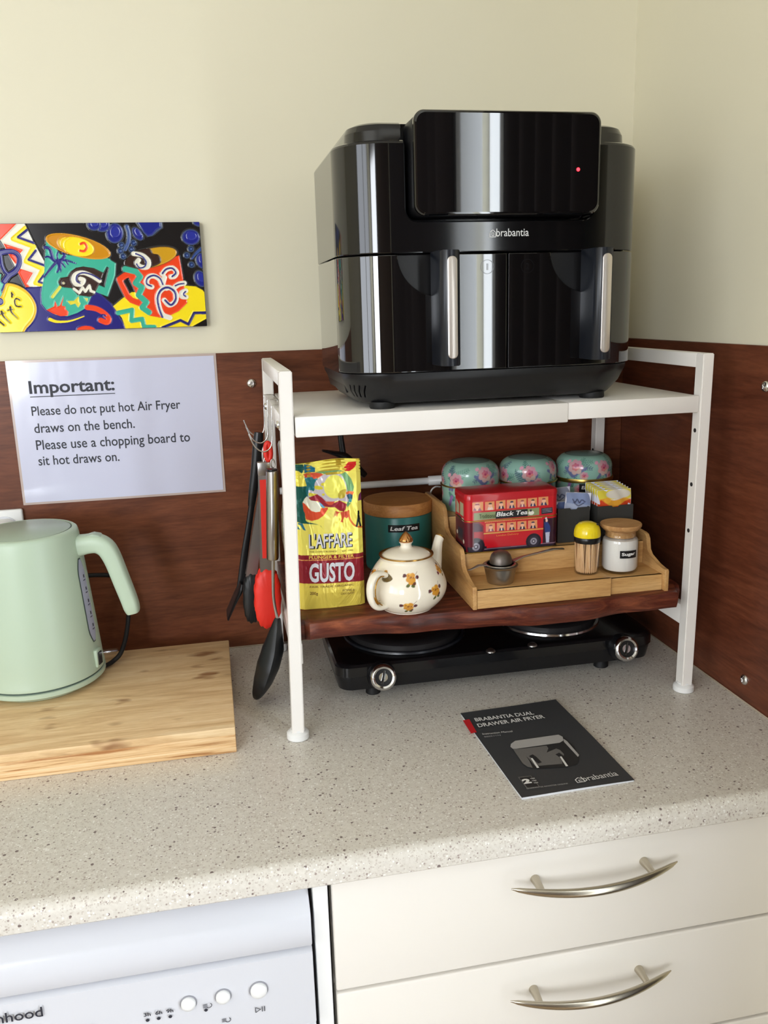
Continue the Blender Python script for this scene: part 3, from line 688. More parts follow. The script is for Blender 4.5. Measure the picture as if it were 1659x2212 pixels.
# flowers
NB, LB = (32, 40, 132), (46, 74, 140)
def petal(c, rx, ry, rot=0): cv.ell((70, 84, 120), B(c)[0], Am(rx+14), Am(ry+14), rot); cv.ell(NB, B(c)[0], Am(rx), Am(ry), rot); cv.ell((44, 52, 150), B((c[0]+8, c[1]-20))[0], Am(rx*.6), Am(ry*.6), rot)
petal((190, 240), 118, 140, -.3); petal((0, 120), 110, 90, 0); petal((-120, 110), 90, 80); petal((530, 250), 56, 100, .6)
cv.fill((70, 84, 120), B((500, 60), (610, 230), (680, 295), (750, 280), (830, 210), (900, 160), (890, 60))); cv.fill(NB, B((530, 60), (620, 215), (685, 280), (745, 265), (810, 190), (870, 150), (860, 60)))
cv.stroke((80, 100, 140), B((370, 140), (400, 240), (395, 360), (345, 480)), Am(60)); cv.stroke(LB, B((370, 140), (400, 240), (395, 360), (345, 480)), Am(36))
for c in ((290, 415), (275, 505), (315, 585), (470, 385), (440, 480), (1325, 475), (1265, 570), (1335, 710)): cv.ell((70, 90, 120), B(c)[0], Am(48)); cv.ell((28, 44, 90), B(c)[0], Am(36)); cv.ell((60, 90, 150), B(c)[0], Am(18))
petal((1325, 300), 130, 108, 0); petal((1450, 60), 90, 70, 0); petal((1490, 650), 80, 110, .2); petal((1470, 920), 84, 118, .3)
cv.stroke(LB, B((1480, 470), (1400, 540), (1340, 620)), Am(50), True, Am(26))
# right table and red mug
cv.fill(YE, B((165, 1330), (300, 1215), (440, 1120), (700, 1100), (1230, 1020), (1400, 1035), (1500, 1090), (1560, 1160), (1700, 1800), (390, 1800), (300, 1510)))
cv.stroke(OR, B((420, 850), (345, 870), (262, 930), (330, 1080), (380, 1180), (440, 1240), (560, 1285)), Am(92), False)
cv.fill(BK, B((385, 915), (440, 1100), (400, 1115), (315, 960)))
cv.fill(OR, B((345, 800), (520, 780), (1150, 570), (1190, 800), (1225, 1030), (1272, 1280), (1150, 1400), (990, 1480), (860, 1500), (700, 1470), (560, 1290), (470, 1050)))
cv.ell((90, 70, 50), B((738, 605))[0], Am(418), Am(150), .22); cv.ell((208, 156, 34), B((742, 607))[0], Am(402), Am(140), .22)
cv.fill(BR, B((335, 700), (400, 590), (520, 510), (700, 470), (760, 540), (840, 560), (880, 640), (850, 700), (700, 755), (480, 765)), True)
cv.stroke(WH, B((470, 545), (600, 570), (690, 650), (680, 740), (590, 745), (520, 690), (545, 640)), Am(72)); cv.stroke((50, 54, 130), B((500, 545), (600, 590), (660, 670), (630, 740), (560, 755), (515, 700)), Am(24))
for ptsS in ([(1010, 1500), (900, 1450), (840, 1300), (840, 1150), (920, 1060), (1030, 1060), (1100, 1150), (1090, 1260), (1000, 1310), (930, 1240)], [(900, 1010), (860, 930), (780, 880), (700, 890), (660, 960), (690, 1030), (740, 1040)], [(900, 850), (960, 780), (1050, 760), (1110, 820), (1080, 880), (1030, 890)], [(1090, 1040), (1150, 1000), (1225, 985)], [(1245, 1100), (1190, 1130), (1190, 1180), (1250, 1190)], [(930, 900), (905, 1010), (960, 1060)]):
    cv.stroke(WH, B(*ptsS), Am(80))
for ptsS, wd in (([(900, 1490), (850, 1350), (830, 1200), (880, 1090), (980, 1050), (1080, 1110), (1100, 1220), (1030, 1310), (940, 1240)], 34), ([(905, 1000), (860, 910), (770, 870), (680, 910), (665, 990), (735, 1030)], 28), ([(900, 840), (960, 775), (1050, 765), (1100, 830), (1045, 885)], 28), ([(1090, 1025), (1150, 1000), (1220, 990)], 22), ([(1245, 1110), (1215, 1150), (1245, 1180)], 26)): cv.stroke((48, 50, 128), B(*ptsS), Am(wd))
cv.stroke(TL, B((345, 775), (510, 815), (570, 890), (500, 985), (600, 1050), (545, 1165), (665, 1270), (600, 1350), (700, 1420)), Am(92), False)
cv.stroke(TL, B((240, 1430), (450, 1385), (440, 1545), (600, 1520), (630, 1640), (780, 1640)), Am(74), False)
cv.stroke((36, 38, 110), B((900, 1650), (1170, 1540), (1290, 1600), (1375, 1430), (1580, 1425)), Am(46), False)
cv.fill(BK, B((1310, 1650), (1600, 1490), (1640, 1750), (1310, 1750)))
cv.build('glazed_picture', plane((TX+.0005, -.0101, TZ+.0005), (1, 0, 0), (0, 0, 1), (0, -1, 0)), m_tile, t, relief=.00045)

# ------------------------------------------------------------------ black air fryer
fx0, fx1, fy, fyb, fr = -.5285, -.1415, -.335, -.062, .060
fcx = (fx0+fx1)/2
af = thing('air_fryer', 'large glossy black two-drawer air fryer on top of the white rack', 'air fryer', (fcx, -.2, .4195))
def outline(z, d=0, r=None, n=14, fr_=fr):
    """rounded plan of the fryer, inset by d"""
    out = []; y0, y1, x0, x1 = fy+d, fyb-d, fx0+d, fx1-d; R = fr_ if r is None else r; R = max(R-d*.5, .008)
    for cx, cy, a0 in ((x1-R, y1-R, 0), (x0+R, y1-R, 90), (x0+R, y0+R, 180), (x1-R, y0+R, 270)):
        for k in range(n+1):
            a = math.radians(a0+90*k/n); out.append((cx+R*math.cos(a), cy+R*math.sin(a), z))
    return out
# feet and base
for x in (-.478, -.195):
    for y in (-.296, -.110):
        b = BM(); lathe(b, [(.0155, 0), (.0165, .002), (.016, .0085)], (x, y, .4195), 24); obj('foot', b, m_rubber, af, 40)
b = BM(); loft(b, [outline(.4262, .026, .05), outline(.4278, .021), outline(.4420, .010), outline(.4540, .005), outline(.4590, .0025), outline(.4640, .0025)])
sl = []
for k in range(4):                                      # vent slots at the front left corner
    a = math.radians(196+k*10); cx_, cy_ = fx0+fr, fy+fr
    c_ = BM(); box(c_, (-.030, -.0010, -.011), (.030, .0010, .007), 0, 1, Matrix.Translation((cx_+.052*math.cos(a), cy_+.052*math.sin(a), .444)) @ Matrix.Rotation(a, 4, 'Z') @ Matrix.Rotation(-.5, 4, 'X')); sl.append(c_)
b = carve(b, sl); obj('base', b, m_black_s, af, 40)
b = BM()                                                # skirt on the left side
loft(b, [[(fx0+.003, y, .4655), (fx0+.010, y, .4655), (fx0+.016, y, .4400), (fx0+.010, y, .4380)] for y in np.linspace(-.268, -.12, 6)])
obj('side_skirt', b, m_black_s, af, 40)
# core behind the drawers and lower side walls
b = BM(); pts = [(x, y) for x, y, _ in outline(0, .0)]
cp = [(x, y) for x, y in pts if y > -.2755]
cp = sorted([p for p in cp if p[0] > fcx], key=lambda p: p[1]) + sorted([p for p in cp if p[0] <= fcx], key=lambda p: -p[1])
prism(b, cp, .4640, .6025, 'z', .0006); obj('lower_body', b, m_black, af, 20)
b = BM(); loft(b, [outline(.4642, .011), outline(.6030, .011)]); obj('drawer_bay', b, m_gap, af, 35)
def drawer(side, hxc):
    def arc(R, d):
        L = []; cx_, cy_ = (fx0+fr, fy+fr) if side < 0 else (fx1-fr, fy+fr)
        for k in range(17):
            t = math.radians(90*k/16); L.append((cx_+side*R*math.cos(t), cy_-R*math.sin(t)))
        return L
    xm = -.3262-.0012 if side < 0 else -.3262+.0012
    P = arc(fr, 0) + [(xm, fy), (xm, fy+.011)] + arc(fr-.011, 0)[::-1]
    b = BM(); prism(b, P, .4655, .6025, 'z')
    c_ = BM(); R = .050; hx = hxc-.004
    q = [(hx, .62), (hx-R, .62)] + [(hx-R*math.cos(t), .6045-R*math.sin(t)) for t in np.linspace(0, math.pi/2, 14)]
    prism(c_, q, fy-.02, fy+.0075, 'y'); b = carve(b, [c_], .0009)
    d = wn(obj('drawer', b, m_black, af, 20))
    b = BM(); q = [(hx, .6020), (hx-R+.0006, .6020)] + [(hx-(R-.0006)*math.cos(t), .6045-(R-.0006)*math.sin(t)) for t in np.linspace(0.05, math.pi/2, 14)]
    prism(b, q, fy+.0072, fy+.0090, 'y'); obj('finger_recess', b, m_black_s, d, 35)
    # handle: upright bar standing off the front, with an inlaid strip
    hw = .0128; b = BM()
    sec = []
    for z in (.4735, .4745, .6040, .6050):
        e = .0008 if z in (.4735, .6050) else 0
        tl = (.605-z)*.022
        x = hxc
        sec.append([(x-hw-.001+e, fy+.001, z), (x-hw+e, -.366, z), (x-hw+.003+e, -.3728, z), (x-hw+.009, -.3758, z), (x+hw-.009, -.3758, z), (x+hw-.003-e, -.3728, z), (x+hw-e, -.366, z), (x+hw-.001-e, fy+.001, z)])
    loft(b, sec); h = obj('handle', b, m_handle, d, 40)
    b = BM()
    for z in (.4800, .5985): pass
    L = rrect(0, 0, .0058, .0580, .0056, 0, 8, 'z')
    cz = .5400; b = BM(); loft(b, [[(hxc+.001+x, -.3750, cz+y) for x, y, _ in L], [(hxc+.001+x, -.3766, cz+y) for x, y, _ in L], [(hxc+.001+x*.8, -.3772, cz+y*.985) for x, y, _ in L]])
    obj('metal_strip', b, m_satin, h, 60)
    # ring with the drawer number
    rx = -.3520 if side < 0 else -.3010
    pr = Print(plane((0, fy-.0001, 0), (1, 0, 0), (0, 0, 1), (0, -1, 0))); g = mat('faint_mark', (22, 22, 24), .08, spec=.6, coat=.5)
    pr.disc((rx, .5870), .0085, g, .0002, 28, .0076); pr.text('1' if side < 0 else '2', (rx-(.001 if side < 0 else .002), .5832), .0022 if side < 0 else .0042, .0076, g, .0002, .02); pr.build('number_mark', d)
drawer(-1, -.4085); drawer(1, -.2175)
# upper housing with the recess for the control panel
zh = .7290; b = BM()
loft(b, [outline(.6040), outline(zh-.004), outline(zh-.0015, .0012), outline(zh, .004)])
c_ = BM(); loft(c_, [rrect(-.3338, .7200, .1170, .0800, .014, y, 8, 'y') for y in (fy-.05, fy+.030)])
b = carve(b, [c_], .0016); up = wn(obj('upper_housing', b, m_housing, af, 20))
b = BM(); loft(b, [outline(zh-.002, .016, .05), outline(.7420, .017, .05), outline(.7490, .0200, .05), outline(.7515, .026, .045)])
c_ = BM(); box(c_, (-.4508, fy-.02, .70), (-.2168, fy+.030, .80)); b = carve(b, [c_], .001); obj('top_cover', b, m_housing, af, 20)
b = BM(); loft(b, [rrect(-.3338, .6998, .1115, .0552, .012, y, 8, 'y') for y in (-.285, -.352)] + [rrect(-.3338, .6998, .1100, .0537, .011, -.3545, 8, 'y')]); obj('panel_housing', b, m_black_s, af, 35)
b = BM(); N = 20; lo = []
for d_, y in ((.0, -.3547), (.0, -.3592), (.0012, -.3608), (.003, -.3613)): lo.append(rrect(-.3338, .6998, .1123-d_, .0560-d_, .0125-d_*.5, y, 14, 'y'))
loft(b, lo); cp_ = obj('control_panel', b, m_black, af, 9)
for v in cp_.data.vertices: pass
b = BM(); lathe(b, [(.0021, 0), (.0020, .0005), (.0001, .0009)], tuple(Vector(at(1249, 366, 'y', -.3613))), 12, axis='y'); obj('power_light', b, m_led, cp_, 60)
pr = Print(plane((0, fy-.0001, 0), (1, 0, 0), (0, 0, 1), (0, -1, 0)))
a, c = at(1072, 512, 'y', fy), at(1142, 511, 'y', fy); pr.text('brabantia', (a[0], a[2]+.0006), c[0]-a[0], .0090, m_white_ink, .0002, .004)
e = at(1058, 513, 'y', fy); ex, ez = e[0], e[2]+.0006; s_ = .0074
pr.line([(ex, ez), (ex, ez+s_*.66), (ex+s_*.5, ez+s_*1.1), (ex+s_, ez+s_*.66), (ex+s_, ez), (ex+s_*.1, ez)], .0009, m_white_ink, .0002)
pr.line([(ex+s_*.72, ez+s_*.55), (ex+s_*.5, ez+s_*.68), (ex+s_*.28, ez+s_*.45), (ex+s_*.3, ez+s_*.22), (ex+s_*.7, ez+s_*.22), (ex+s_*.68, ez+s_*.45)], .0008, m_white_ink, .0002)
pr.build('front_logo', up, 'small white lettering')

# ------------------------------------------------------------------ instruction manual
ma = thing('instruction_manual', 'dark grey printed instruction booklet lying on the worktop in front of the hotplate', 'booklet', (-.316, -.434, 0))
mo = Vector((-.3806, -.543, 0)); mex = Vector((.1364, .0042, 0)).normalized(); mw, mh = .1395, .2155
mey = Vector((-.0042-.0035, .2157, 0)).normalized()
def msurf(u, v, h=0):
    f = u/mw; g = v/mh
    z = .0030+.0012*math.sin(math.pi*min(1, max(0, g)))*f*.6 + .0024*max(0, f-.55)*max(0, g-.6)*4 + .0007*math.sin(g*7+f*4)*f + .0008*max(0, .15-g)*6*(1-f)
    return mo + mex*(u-.010*g*0) + mey*v + Vector((0, 0, max(z, .0012)+h))
def mpages(name, lo_, hi_, m, ins):
    b = BM(); nu, nv = 14, 20
    G = [[[b.verts.new(msurf(ins+(mw-2*ins)*i/nu, ins+(mh-2*ins)*j/nv, 0) + Vector((0, 0, 0))) for i in range(nu+1)] for j in range(nv+1)] for _ in (0, 1)]
    for j in range(nv+1):
        for i in range(nu+1):
            top = G[1][j][i].co.z; G[1][j][i].co.z = .0003+(top-.0003)*hi_; G[0][j][i].co.z = .0002+(top-.0002)*lo_
    for j in range(nv):
        for i in range(nu):
            b.faces.new((G[1][j][i], G[1][j][i+1], G[1][j+1][i+1], G[1][j+1][i])); b.faces.new((G[0][j][i], G[0][j+1][i], G[0][j+1][i+1], G[0][j][i+1]))
    for i in range(nu): b.faces.new((G[0][0][i], G[0][0][i+1], G[1][0][i+1], G[1][0][i])); b.faces.new((G[0][nv][i+1], G[0][nv][i], G[1][nv][i], G[1][nv][i+1]))
    for j in range(nv): b.faces.new((G[0][j+1][0], G[0][j][0], G[1][j][0], G[1][j+1][0])); b.faces.new((G[0][j][nu], G[0][j+1][nu], G[1][j+1][nu], G[1][j][nu]))
    return obj(name, b, m, ma, 35)
mpages('pages', 0, .86, m_pages, .0006); cv_ = mpages('cover', .86, 1.0, m_cover, 0)
def mp(x, y):
    q = at(960+x*.26522, 1480+y*.26522, 'z', .004); d = Vector(q)-mo; return (d.dot(mex), d.dot(mey))
pr = Print(msurf)
def mt(t, a, b_, h, m=m_white_ink, bold=0):
    a = mp(*a); b_ = mp(*b_); ang = math.atan2(b_[1]-a[1], b_[0]-a[0]); pr.text(t, a, math.hypot(b_[0]-a[0], b_[1]-a[1]), h, m, .0018, bold, ang)
mt('BRABANTIA DUAL', (262, 300), (738, 245), .0098, bold=.02); mt('DRAWER AIR FRYER', (285, 347), (826, 275), .0098, bold=.02)
mt('Instruction Manual', (318, 408), (560, 385), .0042, m_white_ink); mt('BBEK1174', (333, 430), (466, 416), .0036, mat('pale_grey_ink', (170, 170, 172), .5))
pr.poly([mp(*q) for q in ((155, 285), (208, 275), (268, 382), (222, 392))], m_red_ink, .0008)
g1, g2, g3 = mat('print_light_grey', (176, 174, 172), .5), mat('print_mid_grey', (112, 110, 108), .5), mat('print_dark_grey', (46, 46, 47), .5)
pr.poly([mp(*q) for q in ((545, 480), (575, 540), (640, 620), (690, 668), (760, 680), (1000, 664), (1080, 640), (1100, 590), (1060, 500), (980, 430))], g3, .0008)
pr.poly([mp(*q) for q in ((560, 520), (640, 640), (680, 668), (720, 676), (690, 610), (620, 520))], g2, .0013)
pr.poly([mp(*q) for q in ((600, 520), (900, 485), (975, 560), (960, 640), (740, 660), (690, 600))], g2, .0011)
pr.poly([mp(*q) for q in ((545, 480), (580, 455), (930, 408), (965, 425), (970, 455), (940, 472), (590, 520), (560, 520), (540, 505))], g1, .0015)
pr.poly([mp(*q) for q in ((970, 440), (1000, 460), (1098, 570), (1088, 585), (975, 465))], g1, .0015)
for q0 in ((690, 570), (905, 555)): pr.poly([mp(q0[0]+a, q0[1]+b_) for a, b_ in ((0, 10), (30, -5), (60, 15), (105, 60), (75, 70), (30, 30))], g3, .0014)
for q0 in ((705, 600), (940, 585)): pr.poly([mp(q0[0]+a, q0[1]+b_) for a, b_ in ((0, 0), (14, -3), (68, 76), (50, 80))], m_white_ink, .0017)
pr.poly([mp(*q) for q in ((600, 750), (705, 738), (778, 832), (672, 846))], g2, .0011); pr.poly([mp(*q) for q in ((610, 757), (702, 745), (768, 829), (677, 840))], g3, .0014)
mt('2', (650, 812), (715, 803), .0105, m_white_ink, .06)
for y in (764, 782, 800): mt('YEAR', (702+(y-764)*.75, y+8), (740+(y-764)*.75, y+3), .0022)
mt('GUARANTEE REGISTER ONLINE', (672, 856), (1008, 812), .0022, g1)
mt('brabantia', (1140, 790), (1420, 735), .0105); a = mp(1085, 800); q = .0095
pr.line([a, (a[0], a[1]+q*.66), (a[0]+q*.5, a[1]+q*1.05), (a[0]+q, a[1]+q*.66), (a[0]+q, a[1]), a], .0011, m_white_ink, .0016); pr.line([(a[0]+q*.7, a[1]+q*.5), (a[0]+q*.35, a[1]+q*.5), (a[0]+q*.35, a[1]+q*.2), (a[0]+q*.7, a[1]+q*.2)], .001, m_white_ink, .0016)
pr.build('cover_print', cv_)

# ------------------------------------------------------------------ twin hotplate
hp = thing('electric_hotplate', 'black twin electric hotplate with chrome-ringed knobs on the worktop under the wooden slab', 'hotplate', (-.305, -.15, 0))
hx0, hx1, hy0, hy1 = -.5455, -.0600, -.2530, -.045; hcx, hcy = (hx0+hx1)/2, (hy0+hy1)/2; hX, hY = (hx1-hx0)/2, (hy1-hy0)/2
for x in (-.490, -.135):
    for y in (-.226, -.07): b = BM(); lathe(b, [(.010, 0), (.011, .001), (.009, .017)], (x, y, 0), 20); obj('foot', b, m_rubber, hp, 40)
b = BM(); loft(b, [rrect(hcx, hcy, hX-.014, hY-.012, .018, .014), rrect(hcx, hcy, hX-.005, hY-.005, .02, .0165), rrect(hcx, hcy, hX-.002, hY-.002, .02, .034), rrect(hcx, hcy, hX-.002, hY-.002, .02, .0375)]); obj('lower_casing', b, m_black_s, hp, 40)
b = BM(); loft(b, [rrect(hcx, hcy, hX, hY, .021, .0385), rrect(hcx, hcy, hX, hY, .021, .052), rrect(hcx, hcy, hX-.003, hY-.003, .019, .0555), rrect(hcx, hcy, hX-.008, hY-.008, .015, .0562)]); obj('top_casing', b, mat('hotplate_enamel', (16, 16, 18), .2, coat=.3), hp, 40)
for c_, r in (((-.424, -.143), .0900), ((-.192, -.150), .0760)):
    b = BM(); lathe(b, [(r+.004, .0562), (r+.003, .0590), (r-.001, .0592), (r-.002, .0562)], (*c_, 0), 60, False, False); rg = obj('burner_ring', b, m_chrome if r < .08 else m_handle, hp, 60)
    b = BM(); lathe(b, [(r-.003, .0562), (r-.003, .0665), (r-.006, .0690), (r-.030, .0690), (r-.032, .0680), (.022, .0680), (.020, .0660), (.0001, .0660)], (*c_, 0), 60); obj('burner_plate', b, mat('cast_iron', (34, 32, 33), .45), hp, 40)
for px, py in ((1060, 1405), (1150, 1392)):
    q = at(px, py, 'z', .0575); b = BM(); lathe(b, [(.0072, .0560), (.0068, .0575), (.004, .0598), (.0001, .0606)], (q[0], q[1], 0), 20); obj('indicator_lamp', b, m_steel, hp, 60)
for px, py in ((828, 1470), (1352, 1408)):
    q = at(px, py, 'y', -.2690); Mt = Matrix.Translation((q[0], -.2525, q[2]+.001)) @ Matrix.Rotation(math.radians(-14), 4, 'X')
    def kn(name, prof, m, par):
        b = BM(); lathe(b, prof, (0, 0, 0), 40, axis='y'); bmesh.ops.transform(b, matrix=Mt, verts=b.verts); return obj(name, b, m, par, 45)
    kb = kn('knob', [(.0200, -.004), (.0205, .004), (.0185, .007), (.0165, .014), (.0155, .0185), (.0125, .0190), (.0001, .0186)], m_black_s, hp)
    kn('chrome_ring', [(.0122, .0188), (.0125, .0212), (.0150, .0224), (.0176, .0212), (.0186, .0185), (.0186, .0150), (.0166, .0145)], m_chrome, kb)
    b = BM(); box(b, (-.0022, -.0198, -.0100), (.0022, -.0180, .0100), .0008, 2); bmesh.ops.transform(b, matrix=Mt @ Matrix.Rotation(.3, 4, 'Y'), verts=b.verts); obj('knob_grip', b, m_black, kb, 40)

# ------------------------------------------------------------------ tiered bamboo organiser
og = thing('tiered_organiser', 'bamboo three-tier step shelf holding tins and jars on the wooden slab', 'spice rack', (-.236, -.22, .1555))
ob = .1558
def side(x0, x1):
    P = [(-.3445, ob), (-.3445, .1835), (-.3425, .1860), (-.3350, .1860), (-.3220, .1880), (-.2990, .1945), (-.2925, .2010), (-.2905, .2160), (-.2860, .2215), (-.2800, .2230), (-.2500, .2235), (-.2200, .2260), (-.2090, .2330), (-.2060, .2500), (-.2020, .2590), (-.1940, .2640), (-.1000, .2640), (-.0960, .2610), (-.0950, ob)]
    b = BM(); prism(b, P, x0, x1, 'x', .0007); return obj('side_panel', b, m_bamboo_y, og, 40)
side(-.3750, -.3690); side(-.1030, -.0970)
def tier(x0, x1, yf, dz, nm):
    for k, (y0, y1, z0, z1) in enumerate(((yf, -.2815, ob, .1810), (-.2815, -.1990, .1810, .2135), (-.1990, -.0960, .2135, .2465))):
        b = BM(); box(b, (x0, y0, z1-.005-dz), (x1, y1+.004, z1-dz), .0006, 1); obj('tier_board', b, m_bamboo, og)
        b = BM(); box(b, (x0, y0-.0005, z0 if k == 0 else z0-dz), (x1, y0+.0045, z1-.0052-dz+.0052), .0006, 1); obj('riser', b, m_bamboo, og)
tier(-.3688, -.1805, -.3425, 0, 'outer'); tier(-.1803, -.1032, -.3375, .0028, 'inner')
TZ1, TZ2, TZ3 = .1812, .2137, .2467

# ------------------------------------------------------------------ flowered tea tins
def tin_print():
    W_, H_ = 2*math.pi*.0425, .075
    cv = Canvas(W_, H_, .0008, (152, 196, 180)); R = random.Random(4)
    def leaf(u, v, a, L, c):
        for k in range(7):
            t = k/6; x, y = u+math.cos(a)*L*t, v+math.sin(a)*L*t; l2 = L*.42*(1-t*.7)
            for sgn in (-1, 1): cv.stroke(c, [(x, y), (x+math.cos(a+sgn*.9)*l2, y+math.sin(a+sgn*.9)*l2)], .0013, False, .0003)
        cv.stroke(c, [(u, v), (u+math.cos(a)*L, v+math.sin(a)*L)], .0009)
    def rose(u, v, r):
        for k in range(7): a = k*.9; cv.ell((214, 150+k*6, 172), (u+math.cos(a)*r*.6, v+math.sin(a)*r*.6), r*.52, r*.42, a)
        for k in range(6): a = k*1.05+.4; cv.ell((196+k*6, 100+k*8, 134), (u+math.cos(a)*r*.28, v+math.sin(a)*r*.28), r*.34, r*.2, a+.8)
        cv.ell((178, 62, 104), (u, v), r*.2, r*.16)
    for k in range(6):
        u = .022+k*.0445; v = .052+.006*math.sin(k*2.3)
        for j in range(6): leaf(u+R.uniform(-.008, .008), v+R.uniform(-.012, .006), R.uniform(0, 6.28), .021, ((84, 134, 124), (100, 124, 140), (112, 160, 144))[j % 3])
        for j in range(3): cv.stroke((110, 120, 160), [(u+R.uniform(-.014, .014), v-.014), (u+R.uniform(-.016, .016), v-.002)], .004, False, .001)
        rose(u, v, .0105); rose(u+.013, v-.013, .006); cv.ell((232, 170, 190), (u-.012, v+.008), .0034, .0026, .5)
        rose(u+.006, v-.034, .007); leaf(u-.004, v-.03, 2.2, .014, (70, 128, 116)); cv.stroke((160, 120, 180), [(u-.012, v-.036), (u-.008, v-.024)], .005, False, .001)
    return cv
tcv = tin_print()
def make_tin(label, x, y, rot, gold=False):
    t = thing('tea_tin', label, 'tin', (x, y, TZ3), 0, 'flowered tea tins on the top tier')
    R0 = .0425; zs = [0, .0352]
    def wall(u, v, h=0):
        a = u/R0+rot; z = v
        # v above the lid seam climbs over the domed lid
        if v <= .052: r = R0+(.0006 if v > .0372 else 0)
        else:
            q = (v-.052)/.023*1.32; r = R0+.0006-.019*(1-math.cos(q)) ; z = .052+.019*math.sin(q)
            r = max(r, .001)
        return Vector((x+(r+h)*math.cos(a), y+(r+h)*math.sin(a), TZ3+z))
    o = tcv.build('printed_wall', wall, m_tin, t)
    q = 1.32; rt = R0+.0006-.019*(1-math.cos(q)); zt_ = .052+.019*math.sin(q)
    b = BM(); lathe(b, [(rt, zt_-.0006), (rt-.006, zt_+.0008), (rt*.5, zt_+.0022), (.0001, zt_+.0026)], (x, y, TZ3), 48); obj('lid_top', b, mat('tin_lid_top', (120, 152, 146), .25), t, 60)
    gh = .0052 if gold else .0014
    b = BM(); lathe(b, [(R0-.001, .0365-gh), (R0+.0022, .0368-gh), (R0+.0026, .037-gh*.5), (R0+.0020, .0372), (R0-.001, .0375)], (x, y, TZ3), 60, False, False); obj('gold_band', b, m_brass, t, 60)
    b = BM(); cyl(b, (x, y, TZ3), R0-.0006, .002, 40); obj('tin_base', b, m_brass, t, 60)
    return t
make_tin('flowered mint green round tea tin, leftmost of three on the top tier', -.3165, -.1450, 1.3)
make_tin('flowered mint green round tea tin, middle of three on the top tier', -.2255, -.1450, 3.9)
tn = make_tin('flowered mint green round tea tin with black label and wide gold band, rightmost', -.1345, -.1450, .35, True)
f_ = wrap(-.1345, -.1450, .0427, math.radians(-122), TZ3)
pr = Print(f_); pr.rect(0, .0180, .0415, .0305, m_tape, .0002, 12); pr.text('Earl Grey', (.003, .0208), .034, .0068, m_white_ink, .0004, .03, 0, .2); pr.build('label_tape', tn, 'black label tape')

# ------------------------------------------------------------------ red double-decker bus tin
bx0, bx1, by0, by1, bz0 = -.3655, -.2335, -.2845, -.2265, TZ2+.0002; bH = .0830
bt = thing('bus_tin', 'red double-decker bus shaped tea tin on the middle tier of the organiser', 'tin', ((bx0+bx1)/2, (by0+by1)/2, bz0))
cx_, cy_ = (bx0+bx1)/2, (by0+by1)/2; hx_, hy_ = (bx1-bx0)/2, (by1-by0)/2
m_busred = mat('bus_red', (186, 18, 32), .3, coat=.3)
b = BM(); loft(b, [rrect(cx_, cy_, hx_, hy_, .009, bz0), rrect(cx_, cy_, hx_+.0012, hy_+.0012, .010, bz0+.0008), rrect(cx_, cy_, hx_, hy_, .009, bz0+.0022)]); obj('base_rim', b, m_brass, bt, 60)
b = BM(); loft(b, [rrect(cx_, cy_, hx_-.0006, hy_-.0006, .0085, bz0+.0022), rrect(cx_, cy_, hx_-.0006, hy_-.0006, .0085, bz0+bH-.010)]); obj('tin_body', b, m_busred, bt, 60)
b = BM(); loft(b, [rrect(cx_, cy_, hx_+.0008, hy_+.0008, .0098, bz0+bH-.0105), rrect(cx_, cy_, hx_+.0010, hy_+.0010, .010, bz0+bH-.004), rrect(cx_, cy_, hx_-.0004, hy_-.0004, .009, bz0+bH-.0010), rrect(cx_, cy_, hx_-.005, hy_-.005, .007, bz0+bH)]); obj('lid', b, m_busred, bt, 50)
b = BM(); sweep(b, [Vector(p)+Vector((0, 0, .0)) for p in rrect(cx_, cy_, hx_+.0002, hy_+.0002, .0093, bz0+.0450)], .0009, n=8, closed=True); obj('gold_band', b, m_brass, bt, 60)
# print wrapped round the side and the front: u follows the outline, starting half way along the cab end
loop = rrect(cx_, cy_, hx_, hy_, .009, 0, 10); K = len(loop); s0 = min(range(K), key=lambda i: (abs(loop[i][0]-bx0) > 1e-4, -loop[i][1]))
seq = [loop[(s0+i) % K] for i in range(K)] + [loop[s0]]; acc = [0]
for p, q in zip(seq, seq[1:]): acc.append(acc[-1]+math.dist(p, q))
acc = np.array(acc); SX = np.array([p[0] for p in seq]); SY = np.array([p[1] for p in seq])
def bsurf(u, v, h=0):
    x, y = np.interp(u, acc, SX), np.interp(u, acc, SY); e = 1e-4; dx, dy = np.interp(u+e, acc, SX)-np.interp(u-e, acc, SX), np.interp(u+e, acc, SY)-np.interp(u-e, acc, SY); L = math.hypot(dx, dy)+1e-12
    return Vector((x+dy/L*h, y-dx/L*h, bz0+.0022+v))
uF = float(np.interp(bx0+.009, SX[:30][np.argsort(SX[:30])], acc[:30][np.argsort(SX[:30])])); uF = [acc[i] for i in range(K) if abs(SY[i]-by0) < 1e-5][0]
bw = uF+(bx1-bx0)+.004; bh = bH-.0125
bc = Canvas(bw, bh, .0005, (196, 22, 36))
def Q(*P):   # traced on the long side of the tin
    out = []
    for x, y in P:
        q = at(960+x*.15672, 1020+y*.15672, 'y', by0); out.append((uF+q[0]-bx0-.009, q[2]-bz0-.0022))
    return out
Gd = (214, 166, 84); Dk = (34, 24, 40)
bc.fill(Dk, [(0, 0), (uF+.02, 0), (uF+.02, .007), (0, .007)]); bc.fill(Dk, Q((300, 1130), (1560, 1020), (1560, 965), (1330, 985), (1130, 1000), (540, 1050), (300, 1080)))
bc.fill((120, 20, 34), Q((300, 690), (480, 690), (540, 740), (545, 1090), (300, 1110))); bc.fill((70, 24, 48), Q((310, 710), (470, 705), (520, 760), (525, 830), (310, 850))); bc.fill((170, 20, 36), Q((310, 830), (530, 820), (540, 930), (400, 915), (310, 930)))
